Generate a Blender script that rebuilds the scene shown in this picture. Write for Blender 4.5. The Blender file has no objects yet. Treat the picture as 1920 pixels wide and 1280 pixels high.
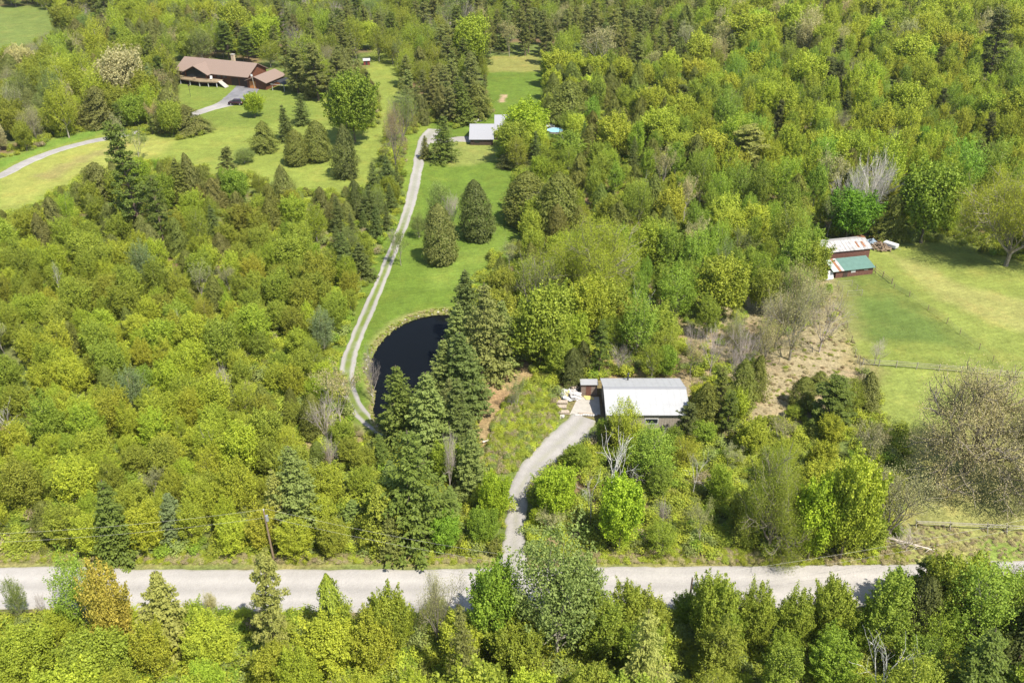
import bpy, math, random
import numpy as np
from mathutils import Vector, Matrix

# ------------------------------------------------------------------ camera, light, exposure
SC = bpy.context.scene
COL = SC.collection
F, PITCH, CAMH = 1700.0, math.radians(30.0), 80.0
CS, SN = math.cos(PITCH), math.sin(PITCH)
cam_d = bpy.data.cameras.new('camera')
cam_d.sensor_width = 36.0
cam_d.lens = 36.0 * F / 1920.0
cam_d.clip_start = 1.0
cam_d.clip_end = 6000.0
cam = bpy.data.objects.new('camera', cam_d)
cam.location = (0, 0, CAMH)
cam.rotation_euler = (math.radians(90) - PITCH, 0, 0)
COL.objects.link(cam)
SC.camera = cam

SUN_EL, SUN_AZ = math.radians(57), math.radians(140)      # azimuth clockwise from +Y
world = bpy.data.worlds.new('World')
SC.world = world
world.use_nodes = True
wn = world.node_tree
sky = wn.nodes.new('ShaderNodeTexSky')
sky.sky_type = 'NISHITA'
sky.sun_disc = False
sky.sun_elevation = SUN_EL
sky.sun_rotation = SUN_AZ
wn.links.new(sky.outputs[0], wn.nodes['Background'].inputs[0])
wn.nodes['Background'].inputs[1].default_value = 0.125
sd = bpy.data.lights.new('sun', 'SUN')
sd.energy = 4.9
sd.angle = math.radians(0.5)
sd.color = (1.0, 0.955, 0.86)
sun = bpy.data.objects.new('sun', sd)
sun_dir = Vector((math.sin(SUN_AZ) * math.cos(SUN_EL), math.cos(SUN_AZ) * math.cos(SUN_EL), math.sin(SUN_EL)))
sun.rotation_euler = sun_dir.to_track_quat('Z', 'Y').to_euler()
sun.location = sun_dir * 300
COL.objects.link(sun)
SC.view_settings.view_transform = 'Standard'
SC.view_settings.look = 'None'
SC.view_settings.exposure = 0.84
SC.view_settings.gamma = 1.0
SC.render.engine = 'CYCLES'
SC.cycles.max_bounces = 5
SC.cycles.diffuse_bounces = 4
SC.cycles.glossy_bounces = 2
SC.cycles.transmission_bounces = 3
SC.cycles.caustics_reflective = False
SC.cycles.caustics_refractive = False

RNG = np.random.default_rng(7)

# ------------------------------------------------------------------ geometry of the view: where a spot of the photo lies on the land
def G(x, y, h=0.0):
    u = (x - 960) / F
    v = (y - 640) / F
    den = SN + v * CS
    t = (CAMH - h) / den
    return np.array([t * u, t * (CS - v * SN), h])

def PX(X, Y, Z=0.0):
    X = np.asarray(X, float); Y = np.asarray(Y, float)
    k = np.asarray(Z, float) - CAMH
    zc = Y * CS - k * SN
    yc = Y * SN + k * CS
    return 960 + F * X / zc, 640 - F * yc / zc

def HT(Y, ytop):
    """height of a thing standing at distance Y whose top shows on photo row ytop"""
    v = (ytop - 640) / F
    k = -Y * (SN + v * CS) / (CS - v * SN)
    return CAMH + k

def SCALE(Y, Z=0.0):
    return F / (Y * CS - (Z - CAMH) * SN)          # photo pixels per metre

def poly(pts):
    return np.array([G(x, y)[:2] for x, y in pts])

def inside(P, X, Y):
    """vectorised point in polygon"""
    X = np.asarray(X, float); Y = np.asarray(Y, float)
    r = np.zeros(X.shape, bool)
    n = len(P)
    mnx, mny = P.min(0); mxx, mxy = P.max(0)
    box = (X >= mnx) & (X <= mxx) & (Y >= mny) & (Y <= mxy)
    xb, yb = X[box], Y[box]
    rb = np.zeros(xb.shape, bool)
    for i in range(n):
        x0, y0 = P[i]; x1, y1 = P[(i + 1) % n]
        if y0 == y1:
            continue
        c = ((y0 > yb) != (y1 > yb)) & (xb < (x1 - x0) * (yb - y0) / (y1 - y0) + x0)
        rb ^= c
    r[box] = rb
    return r

def edge_dist(P, X, Y):
    d = np.full(np.shape(X), 1e9)
    n = len(P)
    for i in range(n):
        a = P[i]; b = P[(i + 1) % n]
        ab = b - a
        t = np.clip(((X - a[0]) * ab[0] + (Y - a[1]) * ab[1]) / (ab @ ab), 0, 1)
        d = np.minimum(d, np.hypot(X - a[0] - t * ab[0], Y - a[1] - t * ab[1]))
    return d

def vnoise(X, Y, s, seed):
    """smooth value noise, about 0..1"""
    x = np.asarray(X, float) / s + 1000.0 + seed * 17.3
    y = np.asarray(Y, float) / s + 1000.0 + seed * 5.9
    xi = np.floor(x).astype(np.int64); yi = np.floor(y).astype(np.int64)
    fx = x - xi; fy = y - yi
    fx = fx * fx * (3 - 2 * fx); fy = fy * fy * (3 - 2 * fy)
    def h(a, b):
        n = (a * 374761393 + b * 668265263 + seed * 974711) & 0x7fffffff
        n = ((n ^ (n >> 13)) * 1274126177) & 0x7fffffff
        return ((n ^ (n >> 16)) & 0xffff) / 65535.0
    return (h(xi, yi) * (1 - fx) + h(xi + 1, yi) * fx) * (1 - fy) + (h(xi, yi + 1) * (1 - fx) + h(xi + 1, yi + 1) * fx) * fy

POND = poly([(838, 585), (812, 587), (786, 592), (762, 601), (741, 612), (722, 629), (708, 646), (697, 668), (693, 688), (697, 712),
             (704, 738), (699, 762), (702, 786), (714, 806), (738, 818), (764, 818), (800, 785), (838, 722), (862, 650), (860, 598)])

def HZ(X, Y):
    X = np.asarray(X, float); Y = np.asarray(Y, float)
    z = (vnoise(X, Y, 38, 3) - .5) * .5 + (vnoise(X, Y, 13, 4) - .5) * .14
    nearp = (X > POND[:, 0].min() - 6) & (X < POND[:, 0].max() + 6) & (Y > POND[:, 1].min() - 6) & (Y < POND[:, 1].max() + 6)
    if np.any(nearp):
        ins = inside(POND, X, Y)
        d = edge_dist(POND, X, Y)
        sd_ = np.where(ins, -d, d)
        w = np.clip((sd_ + 1.6) / 2.8, 0, 1)
        w = w * w * (3 - 2 * w)
        zz = -1.5 * (1 - w) + np.minimum(z, .2) * w
        z = np.where(nearp, zz, z)
    return z

def hz(x, y):
    return float(HZ(np.array([x]), np.array([y]))[0])

# ------------------------------------------------------------------ materials
def mat(name, col=(.5, .5, .5), rough=.8, spec=.3, metal=0.0, noise=0.0, nscale=3.0, bump=0.0, objcol=False):
    m = bpy.data.materials.new(name)
    m.use_nodes = True
    nt = m.node_tree
    b = nt.nodes['Principled BSDF']
    b.inputs['Base Color'].default_value = (*col, 1)
    b.inputs['Roughness'].default_value = rough
    b.inputs['Specular IOR Level'].default_value = spec
    b.inputs['Metallic'].default_value = metal
    src = None
    if objcol:
        oi = nt.nodes.new('ShaderNodeObjectInfo')
        src = oi.outputs['Color']
        nt.links.new(src, b.inputs['Base Color'])
    if noise > 0:
        tc = nt.nodes.new('ShaderNodeTexCoord')
        n = nt.nodes.new('ShaderNodeTexNoise')
        n.inputs['Scale'].default_value = nscale
        n.inputs['Detail'].default_value = 6
        nt.links.new(tc.outputs['Object'], n.inputs['Vector'])
        mr = nt.nodes.new('ShaderNodeMapRange')
        mr.inputs['From Min'].default_value = .25
        mr.inputs['From Max'].default_value = .75
        mr.inputs['To Min'].default_value = 1 - noise
        mr.inputs['To Max'].default_value = 1 + noise
        nt.links.new(n.outputs[0], mr.inputs[0])
        mx = nt.nodes.new('ShaderNodeVectorMath')
        mx.operation = 'SCALE'
        if src is not None:
            nt.links.new(src, mx.inputs[0])
        else:
            mx.inputs[0].default_value = col
        nt.links.new(mr.outputs[0], mx.inputs['Scale'])
        nt.links.new(mx.outputs[0], b.inputs['Base Color'])
        if bump > 0:
            bp = nt.nodes.new('ShaderNodeBump')
            bp.inputs['Strength'].default_value = bump
            bp.inputs['Distance'].default_value = .05
            nt.links.new(n.outputs[0], bp.inputs['Height'])
            nt.links.new(bp.outputs[0], b.inputs['Normal'])
    return m

def foliage_mat(name, fixed=None, transl=.34, rand=.2):
    """leaves: colour of the tree (object colour, or a fixed one for far woods), each leaf a little different"""
    m = bpy.data.materials.new(name)
    m.use_nodes = True
    nt = m.node_tree
    nt.nodes.clear()
    out = nt.nodes.new('ShaderNodeOutputMaterial')
    oi = nt.nodes.new('ShaderNodeObjectInfo')
    at = nt.nodes.new('ShaderNodeAttribute')
    at.attribute_name = 'tone'
    hs = nt.nodes.new('ShaderNodeHueSaturation')
    if fixed is None:
        nt.links.new(oi.outputs['Color'], hs.inputs['Color'])
    else:
        hs.inputs['Color'].default_value = (*fixed, 1)
    # hue: 0.5 +- by tone and object random
    h = nt.nodes.new('ShaderNodeMath'); h.operation = 'MULTIPLY_ADD'
    nt.links.new(oi.outputs['Random'], h.inputs[0])
    h.inputs[1].default_value = .016; h.inputs[2].default_value = .518
    h2 = nt.nodes.new('ShaderNodeMath'); h2.operation = 'MULTIPLY_ADD'
    nt.links.new(at.outputs['Fac'], h2.inputs[0])
    h2.inputs[1].default_value = -.024
    nt.links.new(h.outputs[0], h2.inputs[2])
    nt.links.new(h2.outputs[0], hs.inputs['Hue'])
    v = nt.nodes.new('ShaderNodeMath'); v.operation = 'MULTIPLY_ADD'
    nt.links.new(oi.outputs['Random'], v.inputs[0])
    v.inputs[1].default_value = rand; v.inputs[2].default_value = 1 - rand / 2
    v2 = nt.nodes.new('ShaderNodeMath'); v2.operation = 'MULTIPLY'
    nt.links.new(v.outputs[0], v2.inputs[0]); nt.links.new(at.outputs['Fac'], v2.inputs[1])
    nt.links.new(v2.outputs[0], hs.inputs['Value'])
    hs.inputs['Saturation'].default_value = 1.0
    d = nt.nodes.new('ShaderNodeBsdfPrincipled')
    d.inputs['Roughness'].default_value = .6
    d.inputs['Specular IOR Level'].default_value = .22
    nt.links.new(hs.outputs[0], d.inputs['Base Color'])
    t = nt.nodes.new('ShaderNodeBsdfTranslucent')
    tm = nt.nodes.new('ShaderNodeMix'); tm.data_type = 'RGBA'; tm.blend_type = 'MULTIPLY'
    tm.inputs['Factor'].default_value = 1
    nt.links.new(hs.outputs[0], tm.inputs['A'])
    tm.inputs['B'].default_value = (1.1, 1.2, .6, 1)
    nt.links.new(tm.outputs['Result'], t.inputs['Color'])
    mx = nt.nodes.new('ShaderNodeMixShader')
    mx.inputs[0].default_value = transl
    nt.links.new(d.outputs[0], mx.inputs[1]); nt.links.new(t.outputs[0], mx.inputs[2])
    nt.links.new(mx.outputs[0], out.inputs['Surface'])
    return m

def ground_mat(name, attr='cover', litter=.35, fine=5.0, blotch=.20, straw=.42, mow=0):
    m = bpy.data.materials.new(name)
    m.use_nodes = True
    nt = m.node_tree
    b = nt.nodes['Principled BSDF']
    b.inputs['Roughness'].default_value = .95
    b.inputs['Specular IOR Level'].default_value = .1
    at = nt.nodes.new('ShaderNodeAttribute'); at.attribute_name = attr
    tc = nt.nodes.new('ShaderNodeTexCoord')
    prev = at.outputs['Color']
    for sc_, lo, hi in ((fine, 1 - litter, 1 + litter), (1.1, 1 - blotch, 1 + blotch), (.3, 1 - blotch, 1 + blotch), (.06, .9, 1.1)):
        n = nt.nodes.new('ShaderNodeTexNoise')
        n.inputs['Scale'].default_value = sc_
        n.inputs['Detail'].default_value = 4
        n.inputs['Roughness'].default_value = .65
        nt.links.new(tc.outputs['Object'], n.inputs['Vector'])
        mr = nt.nodes.new('ShaderNodeMapRange')
        mr.inputs['From Min'].default_value = .3; mr.inputs['From Max'].default_value = .7
        mr.inputs['To Min'].default_value = lo; mr.inputs['To Max'].default_value = hi
        nt.links.new(n.outputs[0], mr.inputs[0])
        s = nt.nodes.new('ShaderNodeVectorMath'); s.operation = 'SCALE'
        nt.links.new(prev, s.inputs[0]); nt.links.new(mr.outputs[0], s.inputs['Scale'])
        prev = s.outputs[0]
    if mow > 0:
        wv = nt.nodes.new('ShaderNodeTexWave'); wv.inputs['Scale'].default_value = .28; wv.inputs['Distortion'].default_value = 3.5
        wv.inputs['Detail'].default_value = 2; wv.inputs['Detail Scale'].default_value = .4
        rt = nt.nodes.new('ShaderNodeVectorRotate'); rt.inputs['Angle'].default_value = 1.2
        nt.links.new(tc.outputs['Object'], rt.inputs['Vector']); nt.links.new(rt.outputs[0], wv.inputs['Vector'])
        mr = nt.nodes.new('ShaderNodeMapRange'); mr.inputs['To Min'].default_value = 1 - mow; mr.inputs['To Max'].default_value = 1 + mow
        nt.links.new(wv.outputs['Fac'], mr.inputs[0])
        s = nt.nodes.new('ShaderNodeVectorMath'); s.operation = 'SCALE'
        nt.links.new(prev, s.inputs[0]); nt.links.new(mr.outputs[0], s.inputs['Scale']); prev = s.outputs[0]
    # straw coloured dead grass patches
    n = nt.nodes.new('ShaderNodeTexNoise'); n.inputs['Scale'].default_value = .13; n.inputs['Detail'].default_value = 8
    n.inputs['Roughness'].default_value = .7
    nt.links.new(tc.outputs['Object'], n.inputs['Vector'])
    mr = nt.nodes.new('ShaderNodeMapRange')
    mr.inputs['From Min'].default_value = .5; mr.inputs['From Max'].default_value = .68
    mr.inputs['To Min'].default_value = 0; mr.inputs['To Max'].default_value = straw
    nt.links.new(n.outputs[0], mr.inputs[0])
    mx = nt.nodes.new('ShaderNodeMix'); mx.data_type = 'RGBA'
    nt.links.new(mr.outputs[0], mx.inputs['Factor'])
    nt.links.new(prev, mx.inputs['A'])
    mul = nt.nodes.new('ShaderNodeMix'); mul.data_type = 'RGBA'; mul.blend_type = 'MULTIPLY'
    mul.inputs['Factor'].default_value = 1
    nt.links.new(prev, mul.inputs['A']); mul.inputs['B'].default_value = (1.5, 1.12, 1.25, 1)
    nt.links.new(mul.outputs['Result'], mx.inputs['B'])
    nt.links.new(mx.outputs['Result'], b.inputs['Base Color'])
    n2 = nt.nodes.new('ShaderNodeTexNoise'); n2.inputs['Scale'].default_value = 3.5; n2.inputs['Detail'].default_value = 5
    nt.links.new(tc.outputs['Object'], n2.inputs['Vector'])
    bp = nt.nodes.new('ShaderNodeBump'); bp.inputs['Strength'].default_value = .6; bp.inputs['Distance'].default_value = .12
    nt.links.new(n2.outputs[0], bp.inputs['Height']); nt.links.new(bp.outputs[0], b.inputs['Normal'])
    return m

M_LEAF = foliage_mat('leaves')
M_NEEDLE = foliage_mat('needles', transl=.34, rand=.16)
M_BARK = mat('bark', (.12, .09, .06), .9, .1, noise=.35, nscale=4, objcol=True)
M_GROUND = ground_mat('ground_cover', litter=.4, fine=2.6)
M_TURF = ground_mat('turf', litter=.2, fine=3.5, blotch=.17, mow=.035)
M_GRAVEL = ground_mat('gravel', litter=.10, fine=9.0, blotch=.05, straw=.0)

# ------------------------------------------------------------------ mesh helpers
def mesh_np(name, V, Fc, mats, tone=None, mi=None, smooth=False):
    """V (n,3); Fc list of arrays (k,3|4)"""
    me = bpy.data.meshes.new(name)
    V = np.asarray(V, np.float32)
    me.vertices.add(len(V))
    me.vertices.foreach_set('co', V.ravel())
    loops = np.concatenate([f.ravel() for f in Fc]).astype(np.int32)
    sizes = np.concatenate([np.full(len(f), f.shape[1]) for f in Fc]).astype(np.int32)
    starts = np.concatenate([[0], np.cumsum(sizes)[:-1]]).astype(np.int32)
    me.loops.add(len(loops))
    me.loops.foreach_set('vertex_index', loops)
    me.polygons.add(len(sizes))
    me.polygons.foreach_set('loop_start', starts)
    if mi is not None:
        me.polygons.foreach_set('material_index', np.asarray(mi, np.int32))
    me.update(calc_edges=True)
    for m in mats:
        me.materials.append(m)
    if tone is not None:
        a = me.attributes.new('tone', 'FLOAT', 'POINT')
        a.data.foreach_set('value', np.asarray(tone, np.float32))
    me.shade_flat() if not smooth else me.shade_smooth()
    return me

def color_attr(me, name, C):
    a = me.attributes.new(name, 'FLOAT_COLOR', 'POINT')
    C4 = np.ones((len(C), 4), np.float32); C4[:, :3] = C
    a.data.foreach_set('color', C4.ravel())

def unit(v):
    return v / np.maximum(np.linalg.norm(v, axis=-1, keepdims=True), 1e-9)

def leaf_quads(rng, P, N, S, aspect=.7, T=None):
    n = len(P)
    R = rng.normal(size=(n, 3)) if T is None else T
    T1 = unit(R - (R * N).sum(1, keepdims=True) * N)
    B1 = np.cross(N, T1)
    a = T1 * S[:, None]; b = B1 * (S * aspect)[:, None]
    V = np.empty((n, 4, 3))
    V[:, 0] = P - a; V[:, 1] = P - b + a * .15; V[:, 2] = P + a; V[:, 3] = P + b + a * .15
    return V.reshape(-1, 3)

def tube(pts, rad, sides=5):
    pts = np.asarray(pts, float); k = len(pts)
    d = np.gradient(pts, axis=0); d = unit(d)
    ref = np.array([1.0, 0, 0]) if abs(d[0][0]) < .8 else np.array([0, 1.0, 0])
    U = unit(np.cross(d, ref)); W = np.cross(d, U)
    a = np.linspace(0, 2 * np.pi, sides, endpoint=False)
    V = pts[:, None] + (np.cos(a)[None, :, None] * U[:, None] + np.sin(a)[None, :, None] * W[:, None]) * np.asarray(rad)[:, None, None]
    V = V.reshape(-1, 3)
    i = np.arange(k - 1)[:, None] * sides; j = np.arange(sides)[None]
    jn = (j + 1) % sides
    Fq = np.stack([i + j, i + jn, i + sides + jn, i + sides + j], -1).reshape(-1, 4)
    return V, Fq

class Acc:
    def __init__(s): s.V = []; s.F = []; s.T = []; s.n = 0
    def add(s, V, Fq, tone=1.0):
        s.V.append(V); s.F.append(Fq + s.n); s.n += len(V)
        s.T.append(np.full(len(V), tone) if np.isscalar(tone) else tone)
    def quads(s, V, tone):
        n = len(V) // 4
        s.add(V, np.arange(4 * n).reshape(-1, 4), np.repeat(tone, 4))
    def arr(s):
        return np.concatenate(s.V), [f for f in s.F], np.concatenate(s.T)
    def mesh(s, name, mats, smooth=False):
        V, Fl, T = s.arr()
        return mesh_np(name, V, Fl, mats, tone=T, smooth=smooth)

# ------------------------------------------------------------------ tree prototypes (crown mesh, trunk mesh)
def wood(rng, H, R, bole, radius, crown_pts, lean=.02, sides=6):
    A = Acc()
    zs = np.linspace(-.3, H * bole, 8)
    off = np.cumsum(rng.normal(0, lean * H / 8, (8, 2)), 0)
    tr = np.column_stack([off, zs])
    A.add(*tube(tr, np.linspace(radius, radius * .22, 8) * np.array([1.35] + [1] * 7), sides))
    for c in crown_pts:
        z0 = min(max(c[2] * rng.uniform(.35, .7), H * .12), H * bole * .95)
        p0 = np.array([np.interp(z0, zs, off[:, 0]), np.interp(z0, zs, off[:, 1]), z0])
        mid = (p0 + c) / 2 + rng.normal(0, .12 * R, 3) + np.array([0, 0, -.06 * R])
        r0 = radius * .38
        A.add(*tube([p0, (p0 + mid) / 2 + rng.normal(0, .03 * R, 3), mid, c], [r0, r0 * .75, r0 * .5, r0 * .15], 4))
    return A

def make_broad(seed, H=9.0, R=3.1, nc=80, lp=62, leaf=.20, base=.16, oval=1.0, sparse=1.0, twigs=0, trunk_r=.16, feather=.85):
    rng = np.random.default_rng(seed)
    # clumps over an uneven ellipsoid
    d = unit(rng.normal(size=(nc * 3, 3)))
    d = d[d[:, 2] > -.75][:nc]
    zc = H * (base + (1 - base) * .5); Rz = H * (1 - base) * .5
    lob = 1 + .22 * np.sin(d[:, 0] * 3 + seed) * np.cos(d[:, 1] * 2.6 + seed * 2) + rng.normal(0, .10, len(d))
    rr = rng.uniform(.55, 1.0, len(d)) ** .8 * lob * .9
    C = np.column_stack([d[:, 0] * R * rr, d[:, 1] * R * rr, zc + d[:, 2] * Rz * rr * oval])
    inner = unit(rng.normal(size=(max(nc // 4, 3), 3))) * rng.uniform(0, .45, (max(nc // 4, 3), 1))
    C = np.vstack([C, inner * [R, R, Rz] + [0, 0, zc]])
    rc = rng.uniform(.13, .27, len(C)) * R
    A = Acc()
    for c, r in zip(C, rc):
        n = int(lp * (r / (.2 * R)) ** 2 * rng.uniform(.75, 1.25) * sparse)
        dd = unit(rng.normal(size=(n, 3)))
        dd[:, 2] = np.where(rng.random(n) < .3, np.abs(dd[:, 2]), dd[:, 2])
        rad = r * (1.12 - .6 * rng.random(n) ** 1.4) * (1 + .18 * np.sin(dd[:, 0] * 7 + c[0] * 3) * np.sin(dd[:, 1] * 7 + c[1] * 3))
        P = c + dd * rad[:, None] * [1, 1, 1.05]
        # leafy shoots reaching up and out of the clump: a feathery outline
        od = unit((c - [0, 0, H * .3]) * [1, 1, .6] / R + [0, 0, .75] + rng.normal(0, .28, 3))
        t_ = rng.random(n) ** 1.1
        Pf = c + od * (t_ * r * 3.1 - r * .9)[:, None] + rng.normal(0, 1, (n, 3)) * (r * .46 * (1.05 - .8 * t_))[:, None]
        use = (rng.random(n) < feather)[:, None]
        P = np.where(use, Pf, P)
        P[:, 2] = np.maximum(P[:, 2], .25)
        N = unit(dd * .8 + rng.normal(0, .5, (n, 3)) + [0, 0, .35])
        S = leaf * rng.uniform(.6, 1.35, n)
        tone = np.clip(rng.normal(1, .10) + rng.normal(0, .13, n) + .06 * dd[:, 2], .55, 1.5)
        A.quads(leaf_quads(rng, P, N, S, .75), tone)
    # stray leaves outside the clumps break the outline
    n = int(nc * lp * .16 * sparse)
    dd = unit(rng.normal(size=(n, 3)))
    k = rng.uniform(.7, 1.1, n)
    P = dd * k[:, None] * [R, R, Rz] + [0, 0, zc]
    P[:, 2] = np.maximum(P[:, 2], .3)
    A.quads(leaf_quads(rng, P, unit(dd + rng.normal(0, .7, (n, 3))), leaf * rng.uniform(.6, 1.2, n), .7), np.clip(rng.normal(1.05, .15, n), .5, 1.5))
    W = wood(rng, H, R, .8, trunk_r, C[rng.permutation(len(C))[:12 + twigs]])
    return A.mesh('leaves', [M_LEAF]), W.mesh('bark', [M_BARK]), H, R

def make_cedar(seed, H=9.0, R=2.4, n=7500, pw=1.7, leaf=.155, lump=.22):
    rng = np.random.default_rng(seed)
    A = Acc()
    t = rng.random(n) ** 1.25
    z = H * (.03 + .97 * t)
    ph = rng.uniform(0, 2 * np.pi, n)
    prof = R * np.clip(1 - t ** pw, 0.02, 1) ** .72 * (.72 + .28 * np.clip(t / .15, 0, 1))
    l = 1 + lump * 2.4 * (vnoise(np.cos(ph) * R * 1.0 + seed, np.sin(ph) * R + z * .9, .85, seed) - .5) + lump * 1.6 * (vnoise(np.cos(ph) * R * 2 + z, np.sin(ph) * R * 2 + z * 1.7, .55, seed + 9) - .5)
    r = prof * l * (1 - .35 * rng.random(n) ** 2.2) * np.exp(rng.normal(0, .07, n))
    P = np.column_stack([np.cos(ph) * r, np.sin(ph) * r, z])
    N = unit(np.column_stack([np.cos(ph), np.sin(ph), np.full(n, .55)]) + rng.normal(0, .45, (n, 3)))
    T = np.column_stack([np.cos(ph) * .5, np.sin(ph) * .5, np.ones(n)]) + rng.normal(0, .35, (n, 3))
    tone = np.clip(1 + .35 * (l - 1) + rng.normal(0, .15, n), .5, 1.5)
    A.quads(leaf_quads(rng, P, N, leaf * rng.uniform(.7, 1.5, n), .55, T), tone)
    W = wood(rng, H, R, .9, .14, [])
    return A.mesh('leaves', [M_NEEDLE]), W.mesh('bark', [M_BARK]), H, R

def make_spruce(seed, H=12.0, R=2.6, tiers=25, pale=0, droop=.30, dens=1.0, rough=.24):
    rng = np.random.default_rng(seed)
    A = Acc(); Wd = wood(rng, H, R, .985, .17, [], lean=.006)
    for i in range(tiers):
        t = (i + rng.uniform(-.3, .3)) / tiers
        z = H * (.05 + .93 * t)
        L0 = R * (1 - t) ** .68 + .12
        nb = int(6 + 9 * (1 - t))
        a0 = rng.uniform(0, 6.28)
        for b in range(nb):
            a = a0 + 2 * np.pi * b / nb + rng.normal(0, .14)
            L = L0 * rng.uniform(1 - rough * 2, 1 + rough)
            k = max(int((22 + 40 * (L / R)) * dens), 8)
            s = rng.random(k) ** .7
            w = (.10 + .30 * L * (1 - s) * s * 1.9 + .06) * rng.uniform(-1, 1, k)
            up = .15 - droop * s ** 1.3 * (1.1 - t * .9) + .12 * s ** 4
            x = s * L
            dx, dy = np.cos(a), np.sin(a)
            P = np.column_stack([dx * x - dy * w, dy * x + dx * w, z + up * L - np.abs(w) * .25 + rng.normal(0, .07, k)])
            N = unit(np.column_stack([dx * .35 * np.ones(k), dy * .35 * np.ones(k), np.ones(k)]) + rng.normal(0, .5, (k, 3)))
            T = np.column_stack([dx - dy * np.sign(w) * .8, dy + dx * np.sign(w) * .8, -.25 * np.ones(k)])
            S = rng.uniform(.08, .17, k) * (.75 + .5 * L / R)
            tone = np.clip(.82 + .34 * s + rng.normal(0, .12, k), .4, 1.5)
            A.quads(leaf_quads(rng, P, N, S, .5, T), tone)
        if i % 3 == 0:
            for a in rng.uniform(0, 6.28, 3):
                p0 = np.array([0, 0, z]); p1 = np.array([np.cos(a) * L0 * .8, np.sin(a) * L0 * .8, z - droop * .4 * L0])
                Wd.add(*tube([p0, p1], [.035, .01], 3))
    return A.mesh('needles', [M_NEEDLE]), Wd.mesh('bark', [M_BARK]), H, R

def make_pine(seed, H=14.0, R=3.6, n=46, leaf=.22, low=.22):
    rng = np.random.default_rng(seed)
    A = Acc(); Wd = wood(rng, H, R, .97, .20, [], lean=.012)
    for i in range(n):
        t = low + (1 - low) * (i + rng.random()) / n
        a = i * 2.4 + rng.normal(0, .3)
        L = R * (1.08 - t) ** .6 * rng.uniform(.55, 1.1)
        z = H * t
        tip = np.array([np.cos(a) * L, np.sin(a) * L, z + L * rng.uniform(.05, .35)])
        Wd.add(*tube([[0, 0, z - .2], (np.array([0, 0, z]) + tip) / 2 + [0, 0, -.15], tip], [.07, .045, .015], 4))
        for j in range(int(4 + 4 * L / R)):
            f = rng.uniform(.35, 1.05)
            c = np.array([0, 0, z]) * (1 - f) + tip * f + rng.normal(0, .30, 3) * [1, 1, .5]
            r = rng.uniform(.34, .62); k = 52
            dd = unit(rng.normal(size=(k, 3)))
            P = c + dd * (r * rng.uniform(.45, 1, k))[:, None] * [1, 1, .55]
            N = unit(dd * .5 + [0, 0, .7] + rng.normal(0, .4, (k, 3)))
            A.quads(leaf_quads(rng, P, N, leaf * rng.uniform(.6, 1.2, k), .42, dd + [0, 0, .3]), np.clip(rng.normal(1, .08) + rng.normal(0, .13, k), .5, 1.5))
    return A.mesh('needles', [M_NEEDLE]), Wd.mesh('bark', [M_BARK]), H, R

def make_open(seed, H=12.0, R=5.0, leaves=14, leaf=.13, levels=4, spread=1.0, trunk_r=.30, split=.16, kids=(6, 4, 4, 3), spray=.42, upright=.75, sides=(7, 5, 3, 3), rdec=.5):
    """a bare or just budding tree: branches to the twig, thin clusters of small new leaves at the tips"""
    rng = np.random.default_rng(seed)
    A = Acc(); Wd = Acc(); tips = []
    def grow(p, d, L, r, lev):
        k = 4
        pts = [p]; q = p.copy(); dd = d.copy()
        for _ in range(k - 1):
            dd = unit(dd + rng.normal(0, .17, 3) + [0, 0, .10 * upright])
            q = q + dd * L / (k - 1)
            pts.append(q)
        Wd.add(*tube(pts, np.linspace(r, r * .5, k), sides[min(lev, 3)]))
        if lev >= levels - 1:
            tips.append((pts[-1], dd, L)); tips.append((pts[-2], dd, L))
            return
        nk = kids[min(lev, 3)]
        for i in range(nk):
            f = rng.uniform(.35, 1.0) if i < nk - 1 else 1.0
            j = min(int(f * (k - 1)), k - 2); ff = f * (k - 1) - j
            pp = pts[j] * (1 - ff) + pts[j + 1] * ff
            side = unit(np.cross(dd, unit(rng.normal(size=3))))
            nd = unit(dd * (.85 if i < nk - 1 else 1.6) + side * rng.uniform(.6, 1.1) * spread + [0, 0, .15 * upright])
            grow(pp, nd, L * rng.uniform(.55, .78), r * rdec * (1 if i < nk - 1 else 1.2), lev + 1)
    base = np.array([0, 0, -.3])
    top = np.array([rng.normal(0, .2), rng.normal(0, .2), H * split])
    Wd.add(*tube([base, (base + top) / 2, top], [trunk_r * 1.2, trunk_r, trunk_r * .9], 8))
    for i in range(kids[0]):
        a = 2 * np.pi * i / kids[0] + rng.normal(0, .3)
        el = rng.uniform(.5, 1.3) if i else 1.5
        d = np.array([np.cos(a) * np.cos(el) * spread, np.sin(a) * np.cos(el) * spread, np.sin(el)])
        grow(top - [0, 0, rng.uniform(0, .12) * H * split], unit(d), H * .40 * rng.uniform(.8, 1.1), trunk_r * .55, 1)
    allV = np.concatenate(Wd.V)
    Rr = np.percentile(np.hypot(allV[:, 0], allV[:, 1]), 97); Hh = allV[:, 2].max()
    if leaves > 0:
        for p, d, L in tips:
            k = rng.poisson(leaves)
            if k == 0: continue
            P = p + rng.normal(0, spray, (k, 3))
            A.quads(leaf_quads(rng, P, unit(rng.normal(0, .6, (k, 3)) + [0, 0, .7]), leaf * rng.uniform(.6, 1.4, k), .7), np.clip(rng.normal(1, .1) + rng.normal(0, .16, k), .5, 1.6))
    cm = A.mesh('leaves', [M_LEAF]) if A.n else None
    return cm, Wd.mesh('bark', [M_BARK]), Hh, Rr

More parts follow.
